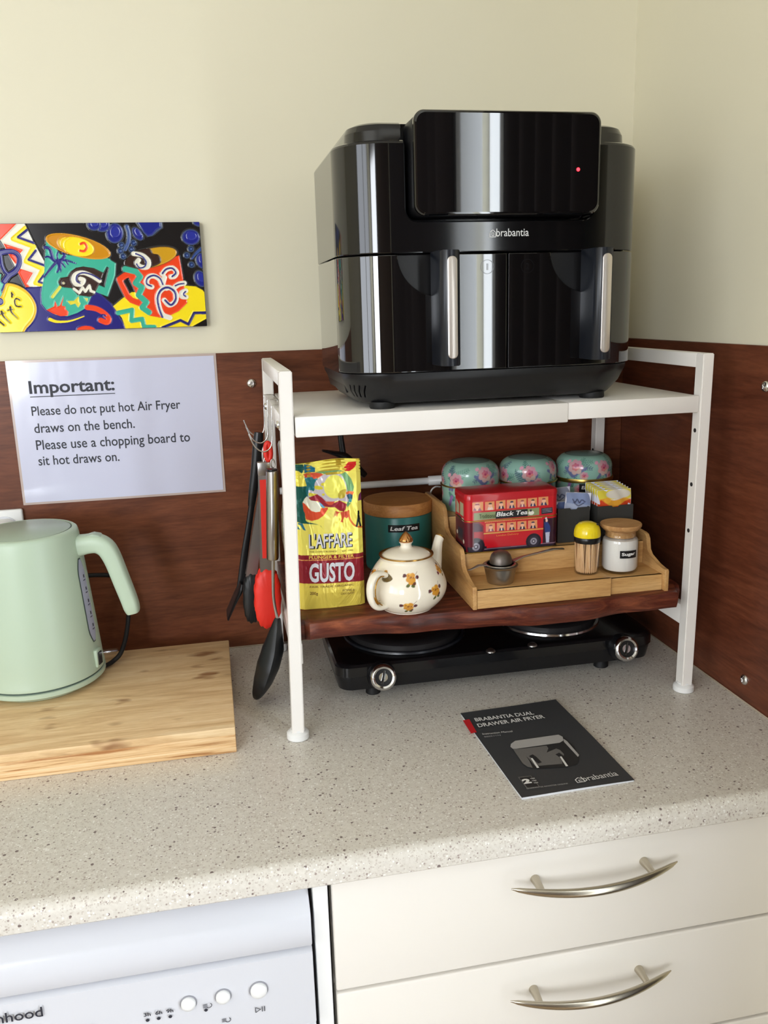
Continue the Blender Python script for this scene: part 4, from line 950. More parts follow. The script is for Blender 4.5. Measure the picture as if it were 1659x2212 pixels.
bc.fill((52, 22, 40), Q((1365, 640), (1560, 620), (1560, 975), (1350, 1000))); bc.stroke((150, 120, 140), Q((540, 1062), (1130, 1008)), .0008); bc.stroke((150, 120, 140), Q((1330, 985), (1560, 965)), .0008)
bc.stroke(Gd, Q((300, 405), (1560, 315)), .0012, False); bc.stroke(Gd, Q((545, 848), (1355, 778)), .0016, False)
Rb = random.Random(3)
def rider(x0, y0, x1, y1, sl=-.085):
    dy = lambda x: (x-x0)*sl
    bc.fill((222, 150, 96), Q((x0, y0), (x1, y0+dy(x1)), (x1, y1+dy(x1)), (x0, y1))); w_ = x1-x0; cx = x0+w_*.55; cy = y0+dy(cx)
    bc.fill((230, 130, 130), Q((x0, y0+40), (x0+w_*.4, y0+20), (x0+w_*.5, y1-20), (x0, y1)), a=.5)
    coat = Rb.choice([(50, 44, 70), (150, 90, 110), (228, 200, 190), (60, 60, 96)]); hat = Rb.choice([(40, 34, 50), (150, 70, 80), (44, 44, 80), (90, 60, 50)])
    H_ = y1-y0
    bc.fill(coat, Q((cx-w_*.32, cy+H_), (cx-w_*.2, cy+H_*.62), (cx+w_*.2, cy+H_*.6), (cx+w_*.34, cy+H_*.97))); bc.fill((240, 214, 190), Q((cx-w_*.08, cy+H_*.95), (cx-w_*.06, cy+H_*.6), (cx+w_*.08, cy+H_*.6), (cx+w_*.06, cy+H_*.95)))
    bc.ell((236, 180, 150), Q((cx, cy+H_*.45))[0], w_*.00016*.13, w_*.00016*.16*1); bc.fill(hat, Q((cx-w_*.2, cy+H_*.34), (cx-w_*.12, cy+H_*.16), (cx+w_*.12, cy+H_*.14), (cx+w_*.2, cy+H_*.32)))
for x0, x1, y0 in ((350, 535, 425), (560, 690, 410), (710, 840, 395), (860, 985, 385), (1005, 1130, 370), (1150, 1275, 360), (1295, 1430, 345)): rider(x0, y0, x1, y0+118)
for x0, x1, y0 in ((570, 695, 712), (722, 840, 700), (860, 985, 690), (1005, 1130, 680), (1150, 1278, 668)): rider(x0, y0, x1, y0+112)
bc.fill((138, 148, 104), Q((405, 565), (1305, 487), (1305, 590), (405, 668))); bc.fill((42, 38, 50), Q((1335, 497), (1490, 480), (1490, 560), (1335, 580)))
for k in range(3): bc.stroke((150, 146, 160), Q((1350, 512+k*20), (1475, 500+k*20)), .0006)
bc.ell((228, 226, 214), Q((1195, 560))[0], .0042, .0030); bc.ell((40, 40, 46), Q((1190, 528))[0], .0016)
bc.stroke((228, 150, 96), Q((560, 690), (1340, 625)), .0013, False)
for (x, y, r) in ((435, 1030, 118), (1228, 950, 105)):
    q = Q((x, y))[0]; rr_ = r*.0000985*1.02
    bc.ell((28, 22, 34), (q[0], q[1]), rr_*1.06); bc.ell((48, 42, 54), q, rr_*.78); bc.ell((150, 146, 160), q, rr_*.46); bc.ell((70, 66, 80), q, rr_*.26); bc.ell((190, 186, 196), q, rr_*.12)
bc.fill((44, 62, 120), Q((1375, 690), (1420, 680), (1455, 740), (1460, 820), (1385, 835))); bc.fill((188, 190, 214), Q((1390, 830), (1450, 822), (1440, 965), (1400, 970))); bc.ell((232, 190, 170), Q((1408, 665))[0], .0016, .0022); bc.ell((220, 214, 220), Q((1400, 635))[0], .0014)
# cab end of the bus
ue = uF-.009*1.57
bc.fill((196, 22, 36), [(0, .030), (uF, .030), (uF, bh), (0, bh)]); bc.fill((180, 180, 150), [(.004, .048), (.018, .048), (.018, .061), (.004, .066)]); bc.fill((190, 186, 150), [(.022, .048), (ue-.002, .048), (ue-.002, .066), (.022, .066)])
bc.fill((44, 36, 52), [(.006, .036), (ue-.012, .036), (ue-.012, .0455), (.006, .0455)]); bc.fill((206, 202, 180), [(ue-.009, .034), (ue-.001, .034), (ue-.001, .0455), (ue-.009, .0455)])
bc.fill((60, 26, 46), [(0, .0295), (ue+.004, .0295), (ue+.004, .0420-.0005), (0, .0415)], a=0); bc.fill((96, 20, 36), [(0, .007), (uF+.002, .007), (uF+.002, .0410), (0, .0410)]); bc.fill((56, 48, 62), [(.012, .012), (ue-.006, .012), (ue-.006, .029), (.012, .029)]); bc.ell((226, 220, 200), (ue-.002, .013), .003); bc.ell((226, 220, 200), (.008, .02), .003)
bc.stroke(Gd, [(0, .0428), (uF+.004, .0428)], .0010, False)
bc.build('printed_sides', lambda u, v, h=0: bsurf(u, v, .0003+h), m_bus, bt)
pr = Print(lambda u, v, h=0: bsurf(u, v, .0004+h))
def qt(t, a, b_, h, m, bold=0, sl=0):
    a, b_ = Q(a, b_); pr.text(t, a, math.hypot(b_[0]-a[0], b_[1]-a[1]), h, m, .0004, bold, math.atan2(b_[1]-a[1], b_[0]-a[0]), sl)
qt('Traditional', (478, 640), (705, 622), .0058, mat('green_ink', (50, 60, 40), .5))
a, b_, c_, d_ = Q((705, 540), (1145, 506), (1145, 605), (705, 642)); pr.poly([a, b_, c_, d_], m_tape, .0003)
qt('Black Tea', (712, 612), (1140, 578), .0062, m_white_ink, .02, .25); qt('London Delivery', (715, 890), (1020, 862), .0030, mat('amber_ink', (226, 150, 70), .5)); qt('BREAKFAST, TEA & AFTERNOON TEA', (570, 705), (1335, 640), .0016, m_busred)
pr.build('tin_lettering', bt)

# ------------------------------------------------------------------ card holders with sachets
def holder(label, x0, x1, y0, y1, h):
    t = thing('sachet_holder', label, 'holder', ((x0+x1)/2, (y0+y1)/2, TZ2), 0); z0 = TZ2+.0001; tk = .0012
    P = [(x0, z0), (x1, z0), (x1, z0+h)]; m_ = (x0+x1)/2
    if 'sachets with' in label or True: P += [(m_+.006, z0+h), (m_+.004, z0+h-.0022), (m_-.004, z0+h-.0022), (m_-.006, z0+h)]
    P += [(x0, z0+h)]
    b = BM(); prism(b, P, y0, y0+tk, 'y'); obj('front_wall', b, m_holder, t)
    b = BM(); box(b, (x0, y1-tk, z0), (x1, y1, z0+h)); box(b, (x0, y0+tk, z0), (x0+tk, y1-tk, z0+h)); box(b, (x1-tk, y0+tk, z0), (x1, y1-tk, z0+h)); box(b, (x0+tk, y0+tk, z0), (x1-tk, y1-tk, z0+tk)); obj('box_walls', b, m_holder, t)
    return t
holder('charcoal card holder with crumpled blue and white sachets, beside the bus tin', -.2270, -.1795, -.2680, -.2060, .0490)
holder('charcoal card holder with yellow and red tea sachets, rightmost on the middle tier', -.1695, -.1155, -.2720, -.2080, .0490)
def sachet(label, x0, x1, y, z0, z1, tilt, painter, group, name='tea_sachet', rz=0, cat='sachet', th=.0016):
    w_, h_ = x1-x0, z1-z0; M_ = Matrix.Translation(((x0+x1)/2, y, z0)) @ Matrix.Rotation(rz, 4, 'Y') @ Matrix.Rotation(tilt, 4, 'X')
    t = thing(name, label, cat, ((x0+x1)/2, y, z0), 0, group)
    cv = Canvas(w_, h_, .0009, (214, 214, 210)); painter(cv, w_, h_)
    def sf(u, v, h=0):
        puff = th*math.sin(math.pi*min(1, max(0, u/w_)))*math.sin(math.pi*min(1, max(0, v/h_)))**.5 + .0006*math.sin(u*310+v*190)
        return M_ @ Vector((u-w_/2, -puff-h, v))
    cv.build('printed_face', sf, m_sachet, t)
    b = BM(); box(b, (-w_/2, .0002, 0), (w_/2, .0012, h_), .0002, 1, M_); obj('back_face', b, m_paper, t)
    return t
def fruit(cv, w_, h_):
    cv.fill((222, 206, 70), [(0, h_*.8), (w_, h_*.8), (w_, h_), (0, h_)]); cv.ell((216, 210, 196), (w_*.62, h_*.90), w_*.36, h_*.10)
    cv.fill((226, 160, 50), [(0, h_*.3), (w_, h_*.3), (w_, h_*.78), (w_*.8, h_*.82), (w_*.5, h_*.77), (w_*.25, h_*.83), (0, h_*.8)]); cv.fill((206, 66, 30), [(0, 0), (w_, 0), (w_, h_*.78), (w_*.8, h_*.74), (w_*.62, h_*.66), (w_*.45, h_*.64), (w_*.3, h_*.7), (w_*.12, h_*.8), (0, h_*.7)]); cv.ell((240, 180, 60), (w_*.3, h_*.78), w_*.1, h_*.06); cv.fill((186, 40, 26), [(0, 0), (w_, 0), (w_, h_*.60), (w_*.7, h_*.62), (w_*.5, h_*.5), (w_*.2, h_*.6), (0, h_*.55)])
for k in range(6):
    sachet('frontmost yellow and red fruit tea sachet, its fruit picture facing out of the right-hand holder' if k == 0 else 'rearmost yellow and red fruit tea sachet of the row in the right-hand holder' if k == 5 else 'yellow and red fruit tea sachet in the middle of the row in the right-hand holder', -.1680+.0004*k, -.1165+.0003*k, -.2685+.0085*k, TZ2+.0016, .2848+.0006*k, -.05, fruit, 'fruit tea sachets in the right-hand holder')
def sug(c1, c2, logo):
    def f(cv, w_, h_):
        cv.fill(c1, [(0, 0), (w_, 0), (w_, h_), (0, h_)]); cv.fill(c2, [(0, h_*.78), (w_, h_*.74), (w_, h_), (0, h_)])
        if logo:
            cv.stroke((60, 66, 96), [(w_*.26, h_*.86), (w_*.36, h_*.80), (w_*.44, h_*.86), (w_*.54, h_*.79), (w_*.62, h_*.85), (w_*.76, h_*.81)], .0016)
            cv.stroke((60, 66, 96), [(w_*.3, h_*.80), (w_*.5, h_*.73), (w_*.72, h_*.79)], .0013)
    return f
sachet('pale blue crumpled sachet with dark script at the front of the left-hand holder', -.2190, -.1805, -.2618, TZ2+.0016, .2830, -.02, sug((168, 178, 204), (136, 152, 190), True), 'loose sachets in the left-hand holder', 'sugar_sachet', .10, th=.003)
sachet('off-white sachet standing at the back of the left-hand holder', -.2245, -.1890, -.2300, TZ2+.0016, .2845, -.03, sug((186, 186, 190), (150, 156, 176), True), 'loose sachets in the left-hand holder', 'sugar_sachet', -.05)
sachet('deep blue sachet between the bus tin and the pale blue sachet', -.2262, -.2050, -.2560, TZ2+.0016, .2700, -.03, sug((104, 122, 162), (84, 100, 142), False), 'loose sachets in the left-hand holder', 'sugar_sachet', 0)

# ------------------------------------------------------------------ toothpick pot, sugar jar, strainer
c_ = (-.2015, -.3090, TZ1)
t = thing('toothpick_holder', 'clear toothpick pot with a yellow ladybird dome lid on the bottom tier', 'toothpick holder', c_)
b = BM(); lathe(b, [(.0150, 0), (.0162, .001), (.0168, .010), (.0170, .046), (.0160, .046), (.0156, .010), (.0148, .0016), (.0001, .0016)], c_, 40, True, False); obj('clear_pot', b, m_clear, t, 50)
R = random.Random(5); pk = []
b0 = BM(); sweep(b0, [(0, 0, 0), (0, 0, .002), (0, 0, .042), (0, 0, .044)], [.0004, .0011, .0011, .0004], n=6)
bmesh.ops.recalc_face_normals(b0, faces=b0.faces); pme = D.meshes.new('toothpick'); b0.to_mesh(pme); b0.free(); pme.materials.append(m_pick); pme.shade_smooth()
for k in range(72):
    a = k*2.39996; r = .0132*math.sqrt((k+.5)/72) if k >= 34 else .0132
    if k < 34: a = 2*math.pi*k/34; r = .0134
    o = D.objects.new('toothpick', pme); col.objects.link(o); o.parent = t
    o.location = (r*math.cos(a), r*math.sin(a), .0020); o.rotation_euler = (R.uniform(-.05, .05), R.uniform(-.05, .05), 0) if k >= 34 else (-.03*math.sin(a)+R.uniform(-.02, .02), R.uniform(-.09, .09), 0)
b = BM(); lathe(b, [(.0172, .0440), (.0176, .0445), (.0176, .0515), (.0172, .0520)], c_, 40); obj('black_band', b, m_tape, t, 50)
b = BM(); lathe(b, [(.0178, .0520), (.0181, .0545), (.0176, .0600), (.0158, .0655), (.0122, .0695), (.0065, .0716), (.0001, .0720)], c_, 40); ld = obj('dome_lid', b, m_yellow, t, 60)
b = BM(); 
for a, e in ((-.55, .62), (.9, .66), (2.6, .62)):
    p = Vector((c_[0]+.0128*math.cos(a), c_[1]+.0128*math.sin(a), c_[2]+.0690)); lathe(b, [(.0001, .0006), (.003, .0003), (.0034, -.0006)], tuple(p), 14)
obj('black_spots', b, m_black_ink, ld, 60)
c_ = (-.1505, -.3050, TZ1-.0026)
t = thing('sugar_jar', 'glass sugar jar with a round wooden lid on the right end of the bottom tier', 'jar', c_)
b = BM(); lathe(b, [(.0215, 0), (.0245, .002), (.0252, .006), (.0252, .0440), (.0240, .0490), (.0216, .0520), (.0216, .0560), (.0232, .0580), (.0222, .0580), (.0205, .0560), (.0205, .0520), (.0228, .0485), (.0240, .0430), (.0240, .0070), (.0225, .0038), (.0001, .0034)], c_, 48, True, False); obj('glass_body', b, m_glass, t, 50)
b = BM(); lathe(b, [(.0220, .0040), (.0238, .0072), (.0238, .0425), (.0228, .0465), (.0150, .0478), (.0001, .0484)], c_, 48); obj('sugar', b, m_sugar, t, 50)
b = BM(); lathe(b, [(.0200, .0500), (.0204, .0505), (.0204, .0588), (.0232, .0590), (.0262, .0618), (.0278, .0640), (.0280, .0668), (.0272, .0678), (.0001, .0680)], c_, 48); obj('wooden_lid', b, m_lidwood2, t, 40)
pr = Print(wrap(c_[0], c_[1], .0254, math.radians(-112), c_[2])); pr.rect(-.0020, .0240, .0225, .0345, m_tape, .0003, 12); pr.text('Sugar', (.0005, .0262), .0195, .0058, m_white_ink, .0005, .03, .03); pr.build('label_tape', t, 'black label tape')
c_ = (-.3275, -.3150, TZ1)
t = thing('tea_strainer', 'stainless steel tea strainer resting in its small steel cup on the bottom tier', 'tea strainer', c_)
b = BM(); lathe(b, [(.0165, 0), (.0172, .0006), (.0182, .004), (.0215, .020), (.0232, .0236), (.0238, .0240), (.0232, .0244), (.0208, .0230), (.0175, .005), (.0160, .0016), (.0001, .0016)], c_, 48, True, False); obj('steel_cup', b, m_steel, t, 50)
m_mesh = mat('steel_mesh', (120, 112, 106), .45, 1)
ck = nd(m_mesh, 'ShaderNodeTexChecker'); ck.inputs['Scale'].default_value = 900; lk(m_mesh, coords(m_mesh, (1, 1, 1)), ck.inputs[0]); bump(m_mesh, ck.outputs[1], .8, .0005)
b = BM(); cc = (c_[0]-.0005, c_[1]-.001, c_[2]+.0246); lathe(b, [(.0205, .0), (.0212, .0008), (.0205, .0018), (.0182, .0018), (.0178, .0)], cc, 48); obj('strainer_rim', b, m_steel, t, 50)
b = BM(); cc = (c_[0]+.001, c_[1]+.001, c_[2]+.0262); lathe(b, [(.0150, 0), (.0150, .0008), (.0146, .006), (.0128, .0112), (.0092, .0150), (.0045, .0168), (.0001, .0172)], cc, 40); obj('mesh_basket', b, m_mesh, t, 60)
b = BM(); S_ = Vector((c_[0], c_[1], c_[2]+.0252)); d1 = Vector((.985, .17, .06)).normalized()
sweep(b, [S_+d1*.019, S_+d1*.035+Vector((0, 0, .003)), S_+d1*.055+Vector((0, 0, .0035)), S_+d1*.082+Vector((0, 0, .0045)), S_+d1*.098+Vector((0, 0, .002))], [(.0065, .0012), (.0026, .0014), (.0022, .0014), (.0036, .0014), (.0030, .0012)], side=(0, 1, 0), n=12); obj('long_handle', b, m_steel, t, 60)
for sg in (-.0035, .0035):
    b = BM(); sweep(b, [S_+Vector((-.018, sg, 0)), S_+Vector((-.030, sg*.7, .0)), S_+Vector((-.041, 0, -.0045)), S_+Vector((-.045, 0, -.005))], [(.0016, .0008), (.0016, .0008), (.0024, .0008), (.0016, .0006)], side=(0, 1, 0), n=10); obj('rest_prong', b, m_steel, t, 60)

# ------------------------------------------------------------------ teal canister
c_ = (-.4230, -.1180, .1557)
t = thing('tea_canister', 'teal ceramic canister labelled Leaf Tea with flat wooden lid, behind the teapot', 'canister', c_)
b = BM(); lathe(b, [(.0470, 0), (.0500, .0015), (.0510, .004), (.0510, .0840), (.0500, .0862), (.0480, .0866)], c_, 64); obj('ceramic_body', b, m_teal, t, 50)
b = BM(); lathe(b, [(.0508, .0866), (.0522, .0872), (.0526, .0890), (.0526, .1040), (.0516, .1052), (.0001, .1054)], c_, 64); obj('wooden_lid', b, m_lidwood, t, 40)
pr = Print(wrap(c_[0], c_[1], .0512, math.radians(-108), c_[2])); pr.rect(-.0100, .0650, .0385, .0762, m_tape, .0003, 14); pr.text('Leaf Tea', (-.0070, .0676), .0420, .0062, m_white_ink, .0005, .02, 0, .25); pr.build('label_tape', t, 'black label tape')

# ------------------------------------------------------------------ rose-patterned teapot
pc = (-.4540, -.3070, .1560)
t = thing('teapot', 'cream ceramic teapot with yellow roses and gold trim on the front of the wooden slab', 'teapot', pc)
prz = [(0, .0315), (.002, .0345), (.006, .0395), (.014, .0468), (.022, .0510), (.030, .0525), (.038, .0514), (.048, .0474), (.058, .0415), (.064, .0368), (.0672, .0345), (.0690, .0342), (.0710, .0350), (.0730, .0358)]
pz = np.array([q[0] for q in prz]); prr = np.array([q[1] for q in prz])
# even spacing along the profile
_cz = np.array(crom([(q[0], q[1]) for q in prz], 6)); _al = np.concatenate(([0], np.cumsum(np.hypot(*np.diff(_cz, axis=0).T)))); PL = _al[-1]
def prad(v): return float(np.interp(v, _al, _cz[:, 0])), float(np.interp(v, _al, _cz[:, 1]))
RW = .0525; cvp = Canvas(2*math.pi*RW, PL, .0008, (240, 231, 212))
def pv(z): return float(np.interp(z, _cz[:, 0], _al))
def prose(u, v, s=1, a=0):
    def T_(x, y): return (u+(x*math.cos(a)-y*math.sin(a))*s, v+(x*math.sin(a)+y*math.cos(a))*s)
    for x, y, aa in ((-.009, .0035, .5), (-.0085, .004, -.3)): cvp.ell((88, 40, 46), T_(x, y), .0030*s, .0019*s, aa)
    cvp.ell((92, 44, 48), T_(.0092, .0010), .0028*s, .0024*s, .5); cvp.ell((104, 60, 42), T_(.0030, -.0065), .0034*s, .0030*s, .3); cvp.ell((92, 96, 42), T_(-.0042, -.0088), .0030*s, .0020*s, .6); cvp.ell((80, 92, 44), T_(.0022, -.0098), .0026*s, .0016*s, -.2)
    for x, y, r_ in ((-.002, .003, .0044), (.003, .0036, .0038), (-.0035, -.0016, .0036), (.0022, -.0016, .0046), (-.0005, -.0050, .0034)): cvp.ell((214, 150, 52), T_(x, y), r_*s, r_*.85*s)
    for x, y, r_ in ((0, .001, .0020), (-.003, .0035, .0012), (.0038, .0004, .0014)): cvp.ell((150, 92, 40), T_(x, y), r_*s, r_*.6*s, .4)
    cvp.ell((236, 186, 84), T_(-.001, .0052), .002*s, .0012*s); cvp.stroke((110, 70, 60), [T_(.007, .004), T_(.011, .008)], .0005*s)
def pu(deg): return (math.radians(deg) % (2*math.pi))*RW
for deg, z, s, a in ((-96, .053, 1.0, .0), (-58, .034, .95, .3), (-101, .016, 1.0, .1), (-30, .055, .9, .8), (-160, .018, 1.0, -.3), (-176, .050, 1.0, .2), (20, .030, 1, 0), (70, .05, 1, .4), (110, .03, 1, .2), (150, .052, 1, 0), (-10, .02, .9, .5)): prose(pu(deg), pv(z), s*1.05, a)
cvp.fill((104, 84, 44), [(pu(-146), pv(.050)), (pu(-142), pv(.056)), (pu(-134), pv(.0565)), (pu(-126), pv(.052)), (pu(-132), pv(.048)), (pu(-140), pv(.047))], True); cvp.ell((206, 146, 56), (pu(-143), pv(.058)), .004, .003)
cvp.stroke((176, 138, 84), [(0, PL-.0004), (2*math.pi*RW, PL-.0004)], .0014, False)
def psf(u, v, h=0):
    z, r = prad(v); a = u/RW; return Vector((pc[0]+(r+h)*math.cos(a), pc[1]+(r+h)*math.sin(a), pc[2]+z))
cvp.build('painted_body', psf, m_pot, t)
b = BM(); lathe(b, [(.0325, 0), (.0330, .0004), (.0325, .0016), (.0001, .0016)], pc, 48); obj('foot_ring', b, m_cream, t, 50)
b = BM(); lathe(b, [(.0358, .0725), (.0357, .0738), (.0340, .0738), (.0315, .0715), (.0315, .069)], pc, 64, False, False); obj('rim', b, m_gold, t, 60)
b = BM(); lathe(b, [(.0318, .0705), (.0322, .0720), (.0305, .0738), (.0265, .0765), (.0190, .0795), (.0110, .0812), (.0078, .0822), (.0070, .0850), (.0082, .0880), (.0092, .0890), (.0080, .0900)], pc, 56); ld = obj('lid', b, m_cream, t, 60)
b = BM(); lathe(b, [(.0080, .0890), (.0094, .0905), (.0092, .0925), (.0072, .0960), (.0045, .0995), (.0020, .1020), (.0001, .1032)], pc, 32); obj('gold_finial', b, mat('gold_glaze', (196, 140, 84), .16, .9), ld, 60)
hdir = Vector((-.80, -.60, 0)).normalized(); hs_ = Vector((-hdir.y, hdir.x, 0)); PB = Vector(pc)
def pp_(d, r, z): return PB + d*r + Vector((0, 0, z))
b = BM(); sweep(b, crom([pp_(hdir, .044, .055), pp_(hdir, .054, .0595), pp_(hdir, .0640, .0575), pp_(hdir, .0700, .050), pp_(hdir, .0720, .040), pp_(hdir, .0705, .029), pp_(hdir, .065, .0195), pp_(hdir, .057, .0145), pp_(hdir, .045, .0135)], 6), [(.0068, .0042), (.0062, .0036), (.0058, .0032), (.0055, .0032), (.0054, .0034), (.0055, .0034), (.0060, .0036), (.0066, .0044)], side=tuple(hs_), n=16); h_ = obj('handle', b, m_cream, t, 60)
b = BM(); sweep(b, crom([pp_(hdir, .0508, .0560)+hs_*.0052, pp_(hdir, .058, .0562)+hs_*.0052, pp_(hdir, .0640, .0515)+hs_*.0052, pp_(hdir, .0672, .043)+hs_*.0052, pp_(hdir, .0668, .032)+hs_*.0052, pp_(hdir, .0625, .024)+hs_*.0052, pp_(hdir, .0555, .0185)+hs_*.0052], 6), .0008, n=8); obj('gold_line', b, m_gold, h_, 60)
b = BM(); sweep(b, crom([pp_(-hdir, .042, .026), pp_(-hdir, .054, .034), pp_(-hdir, .0605, .047), pp_(-hdir, .0640, .062), pp_(-hdir, .0680, .0745), pp_(-hdir, .0715, .0800)], 6), [.0155, .0120, .0092, .0074, .0064, .0066], side=tuple(hs_), n=20); s_ = obj('spout', b, m_cream, t, 60)
b = BM(); sweep(b, [pp_(-hdir, .0708, .0794), pp_(-hdir, .0720, .0806)], .0070, side=tuple(hs_), n=20); obj('gold_lip', b, m_gold, s_, 60)
b = BM(); sweep(b, [pp_(-hdir, .0716, .0800), pp_(-hdir, .0722, .0808)], .0052, side=tuple(hs_), n=20); obj('spout_opening', b, m_gap, s_, 60)

# ------------------------------------------------------------------ gold coffee bag
gx0, gx1, gy, gz = -.5945, -.5065, -.2840, .1560; gW, gH = gx1-gx0, .2000
t = thing('coffee_bag', 'gold foil coffee bag with a maroon band standing on the left of the wooden slab', 'coffee bag', ((gx0+gx1)/2, gy+.025, gz))
cg = Canvas(gW, gH, .0005, (255, 242, 112))
def G(*P): return [(lambda q: (q[0]-gx0, q[2]-gz))(at(640+x/10.369, 980+y/10.369, 'y', gy)) for x, y in P]
def Gm(w_): return w_/10.369/1665
def GB(*P): return G(*[(x, y+190*10.369) for x, y in P])
DG, T2, MA, CO, LG, GR, PY = (26, 92, 84), (40, 122, 130), (158, 42, 56), (226, 92, 62), (206, 198, 204), (120, 170, 112), (250, 244, 110)
cg.fill(T2, G((180, 480), (420, 500), (500, 560), (400, 800), (260, 1000), (150, 1080), (150, 700)))
cg.fill(DG, G((-100, 690), (220, 710), (210, 820), (240, 940), (140, 1070), (180, 1230), (205, 1480), (240, 1520), (430, 1560), (540, 1600), (600, 1680), (520, 1590), (400, 1570), (130, 1560), (40, 1540), (-100, 1500)))
cg.fill((246, 230, 90), G((-60, 340), (60, 360), (170, 480), (230, 700), (120, 710), (-60, 700)))
cg.fill(DG, G((-80, 180), (150, 190), (180, 290), (125, 410), (60, 350), (-80, 320))); cg.fill((30, 120, 150), G((165, 190), (290, 220), (420, 290), (420, 390), (180, 395)))
cg.fill(CO, G((150, 420), (300, 395), (520, 410), (640, 480), (560, 500), (480, 530), (390, 545), (350, 500), (200, 510))); cg.fill((120, 164, 108), G((420, 400), (620, 360), (950, 360), (1130, 430), (1230, 560), (1290, 730), (1270, 850), (1110, 860), (1110, 640), (900, 460), (640, 450)))
cg.fill(GR, G((900, 370), (1130, 430), (1230, 580), (1285, 740), (1270, 850), (1100, 850), (1110, 700), (1060, 540)))
cg.fill(LG, G((405, 760), (410, 650), (470, 560), (600, 470), (760, 435), (960, 440), (1100, 640), (1160, 1000), (1180, 1080), (960, 1040), (760, 1080), (620, 1060), (450, 900), (400, 860)), True); cg.fill(LG, G((250, 990), (270, 800), (340, 800), (420, 850), (480, 900), (300, 980)))
for q in (((420, 700), (560, 720), (590, 780), (480, 790), (410, 760)), ((550, 660), (620, 640), (620, 710), (550, 700)), ((280, 860), (420, 880), (470, 900), (300, 940)), ((560, 890), (620, 880), (630, 910), (590, 930))): cg.fill((222, 206, 60), G(*q), True)
cg.ell(PY, G((850, 735))[0], Gm(240), Gm(262), 0); cg.fill(PY, G((1050, 560), (1110, 740), (1120, 790), (1060, 850), (900, 900)))
cg.fill((196, 176, 60), G((950, 990), (930, 900), (990, 820), (1110, 790), (1100, 900), (1060, 980)), True)
cg.fill(MA, G((270, 970), (460, 890), (560, 960), (660, 1060), (850, 1090), (960, 1035), (1050, 1080), (1130, 1120), (1090, 1250), (1060, 1290), (960, 1270), (860, 1190), (760, 1190), (640, 1180), (520, 1110), (470, 1050), (350, 1065))); cg.fill((220, 90, 66), G((620, 1060), (860, 1060), (800, 1130), (720, 1140)))
cg.fill((250, 248, 226), G((235, 935), (310, 1030), (430, 1050), (490, 1090), (540, 1180), (530, 1280), (440, 1300), (330, 1270), (240, 1160), (140, 1080), (180, 990))); cg.fill((90, 150, 186), G((490, 1060), (560, 1110), (640, 1190), (600, 1215), (540, 1170)))
cg.fill((228, 84, 52), G((135, 1080), (190, 1110), (250, 1190), (330, 1270), (430, 1300), (530, 1285), (545, 1210), (700, 1190), (700, 1230), (610, 1370), (480, 1460), (340, 1495), (210, 1460), (190, 1330), (160, 1270)))
cg.fill((216, 86, 60), G((870, 1270), (980, 1300), (1160, 1270), (1170, 1400), (1120, 1440), (1070, 1410), (1040, 1480), (1050, 1530), (980, 1520), (1010, 1450), (1000, 1380), (980, 1300), (930, 1330), (910, 1400), (860, 1380), (830, 1420), (840, 1340)))
cg.fill((228, 110, 50), G((1100, 860), (1160, 830), (1290, 840), (1260, 920), (1110, 900))); cg.fill((30, 82, 104), G((1120, 920), (1190, 880), (1260, 920), (1250, 1010), (1160, 1010))); cg.fill((58, 150, 156), G((1170, 1000), (1245, 1000), (1230, 1080), (1160, 1080))); cg.fill((110, 170, 120), G((1140, 1070), (1220, 1100), (1140, 1190), (1120, 1130)))
cg.stroke((222, 104, 46), G((1165, 1270), (1180, 1400), (1220, 1500), (1320, 1610), (1480, 1650)), Gm(40)); cg.fill((112, 50, 96), G((1380, 1050), (1400, 920), (1470, 840), (1500, 1050)))
cg.fill((214, 38, 40), G((1040, 360), (1090, 270), (1160, 190), (1340, 150), (1340, 240), (1270, 330), (1180, 390), (1100, 385))); cg.fill((190, 156, 44), G((880, 130), (1000, 120), (1010, 290), (960, 320), (890, 290)))
for q in ([(1390, 1290), (1395, 1340)], [(1390, 1340), (1385, 1460)], [(1385, 1440), (1350, 1620)], [(1395, 1450), (1445, 1620)], [(1395, 1380), (1415, 1470)]): cg.stroke((24, 40, 36), G(*q), Gm(46), False, Gm(30))
cg.fill((42, 122, 150), G((40, 1550), (140, 1560), (215, 1720), (150, 1700), (90, 1600), (40, 1590))); cg.fill((42, 122, 150), G((30, 1620), (90, 1700), (30, 1700)))
cg.fill((144, 34, 48), GB((-60, 310), (60, 305), (1000, 270), (1700, 235), (1700, 870), (1520, 880), (85, 942), (-60, 950))); cg.stroke((240, 170, 90), GB((-60, 420), (100, 415), (800, 388), (1600, 340)), Gm(16), False)
cg.fill((236, 214, 92), GB((-60, 950), (85, 942), (1520, 880), (1700, 870), (1700, 1700), (-60, 1700)))
cg.fill((250, 240, 150), G((700, 1300), (820, 1230), (900, 1400), (760, 1700), (640, 1740), (620, 1500)), True, .35)
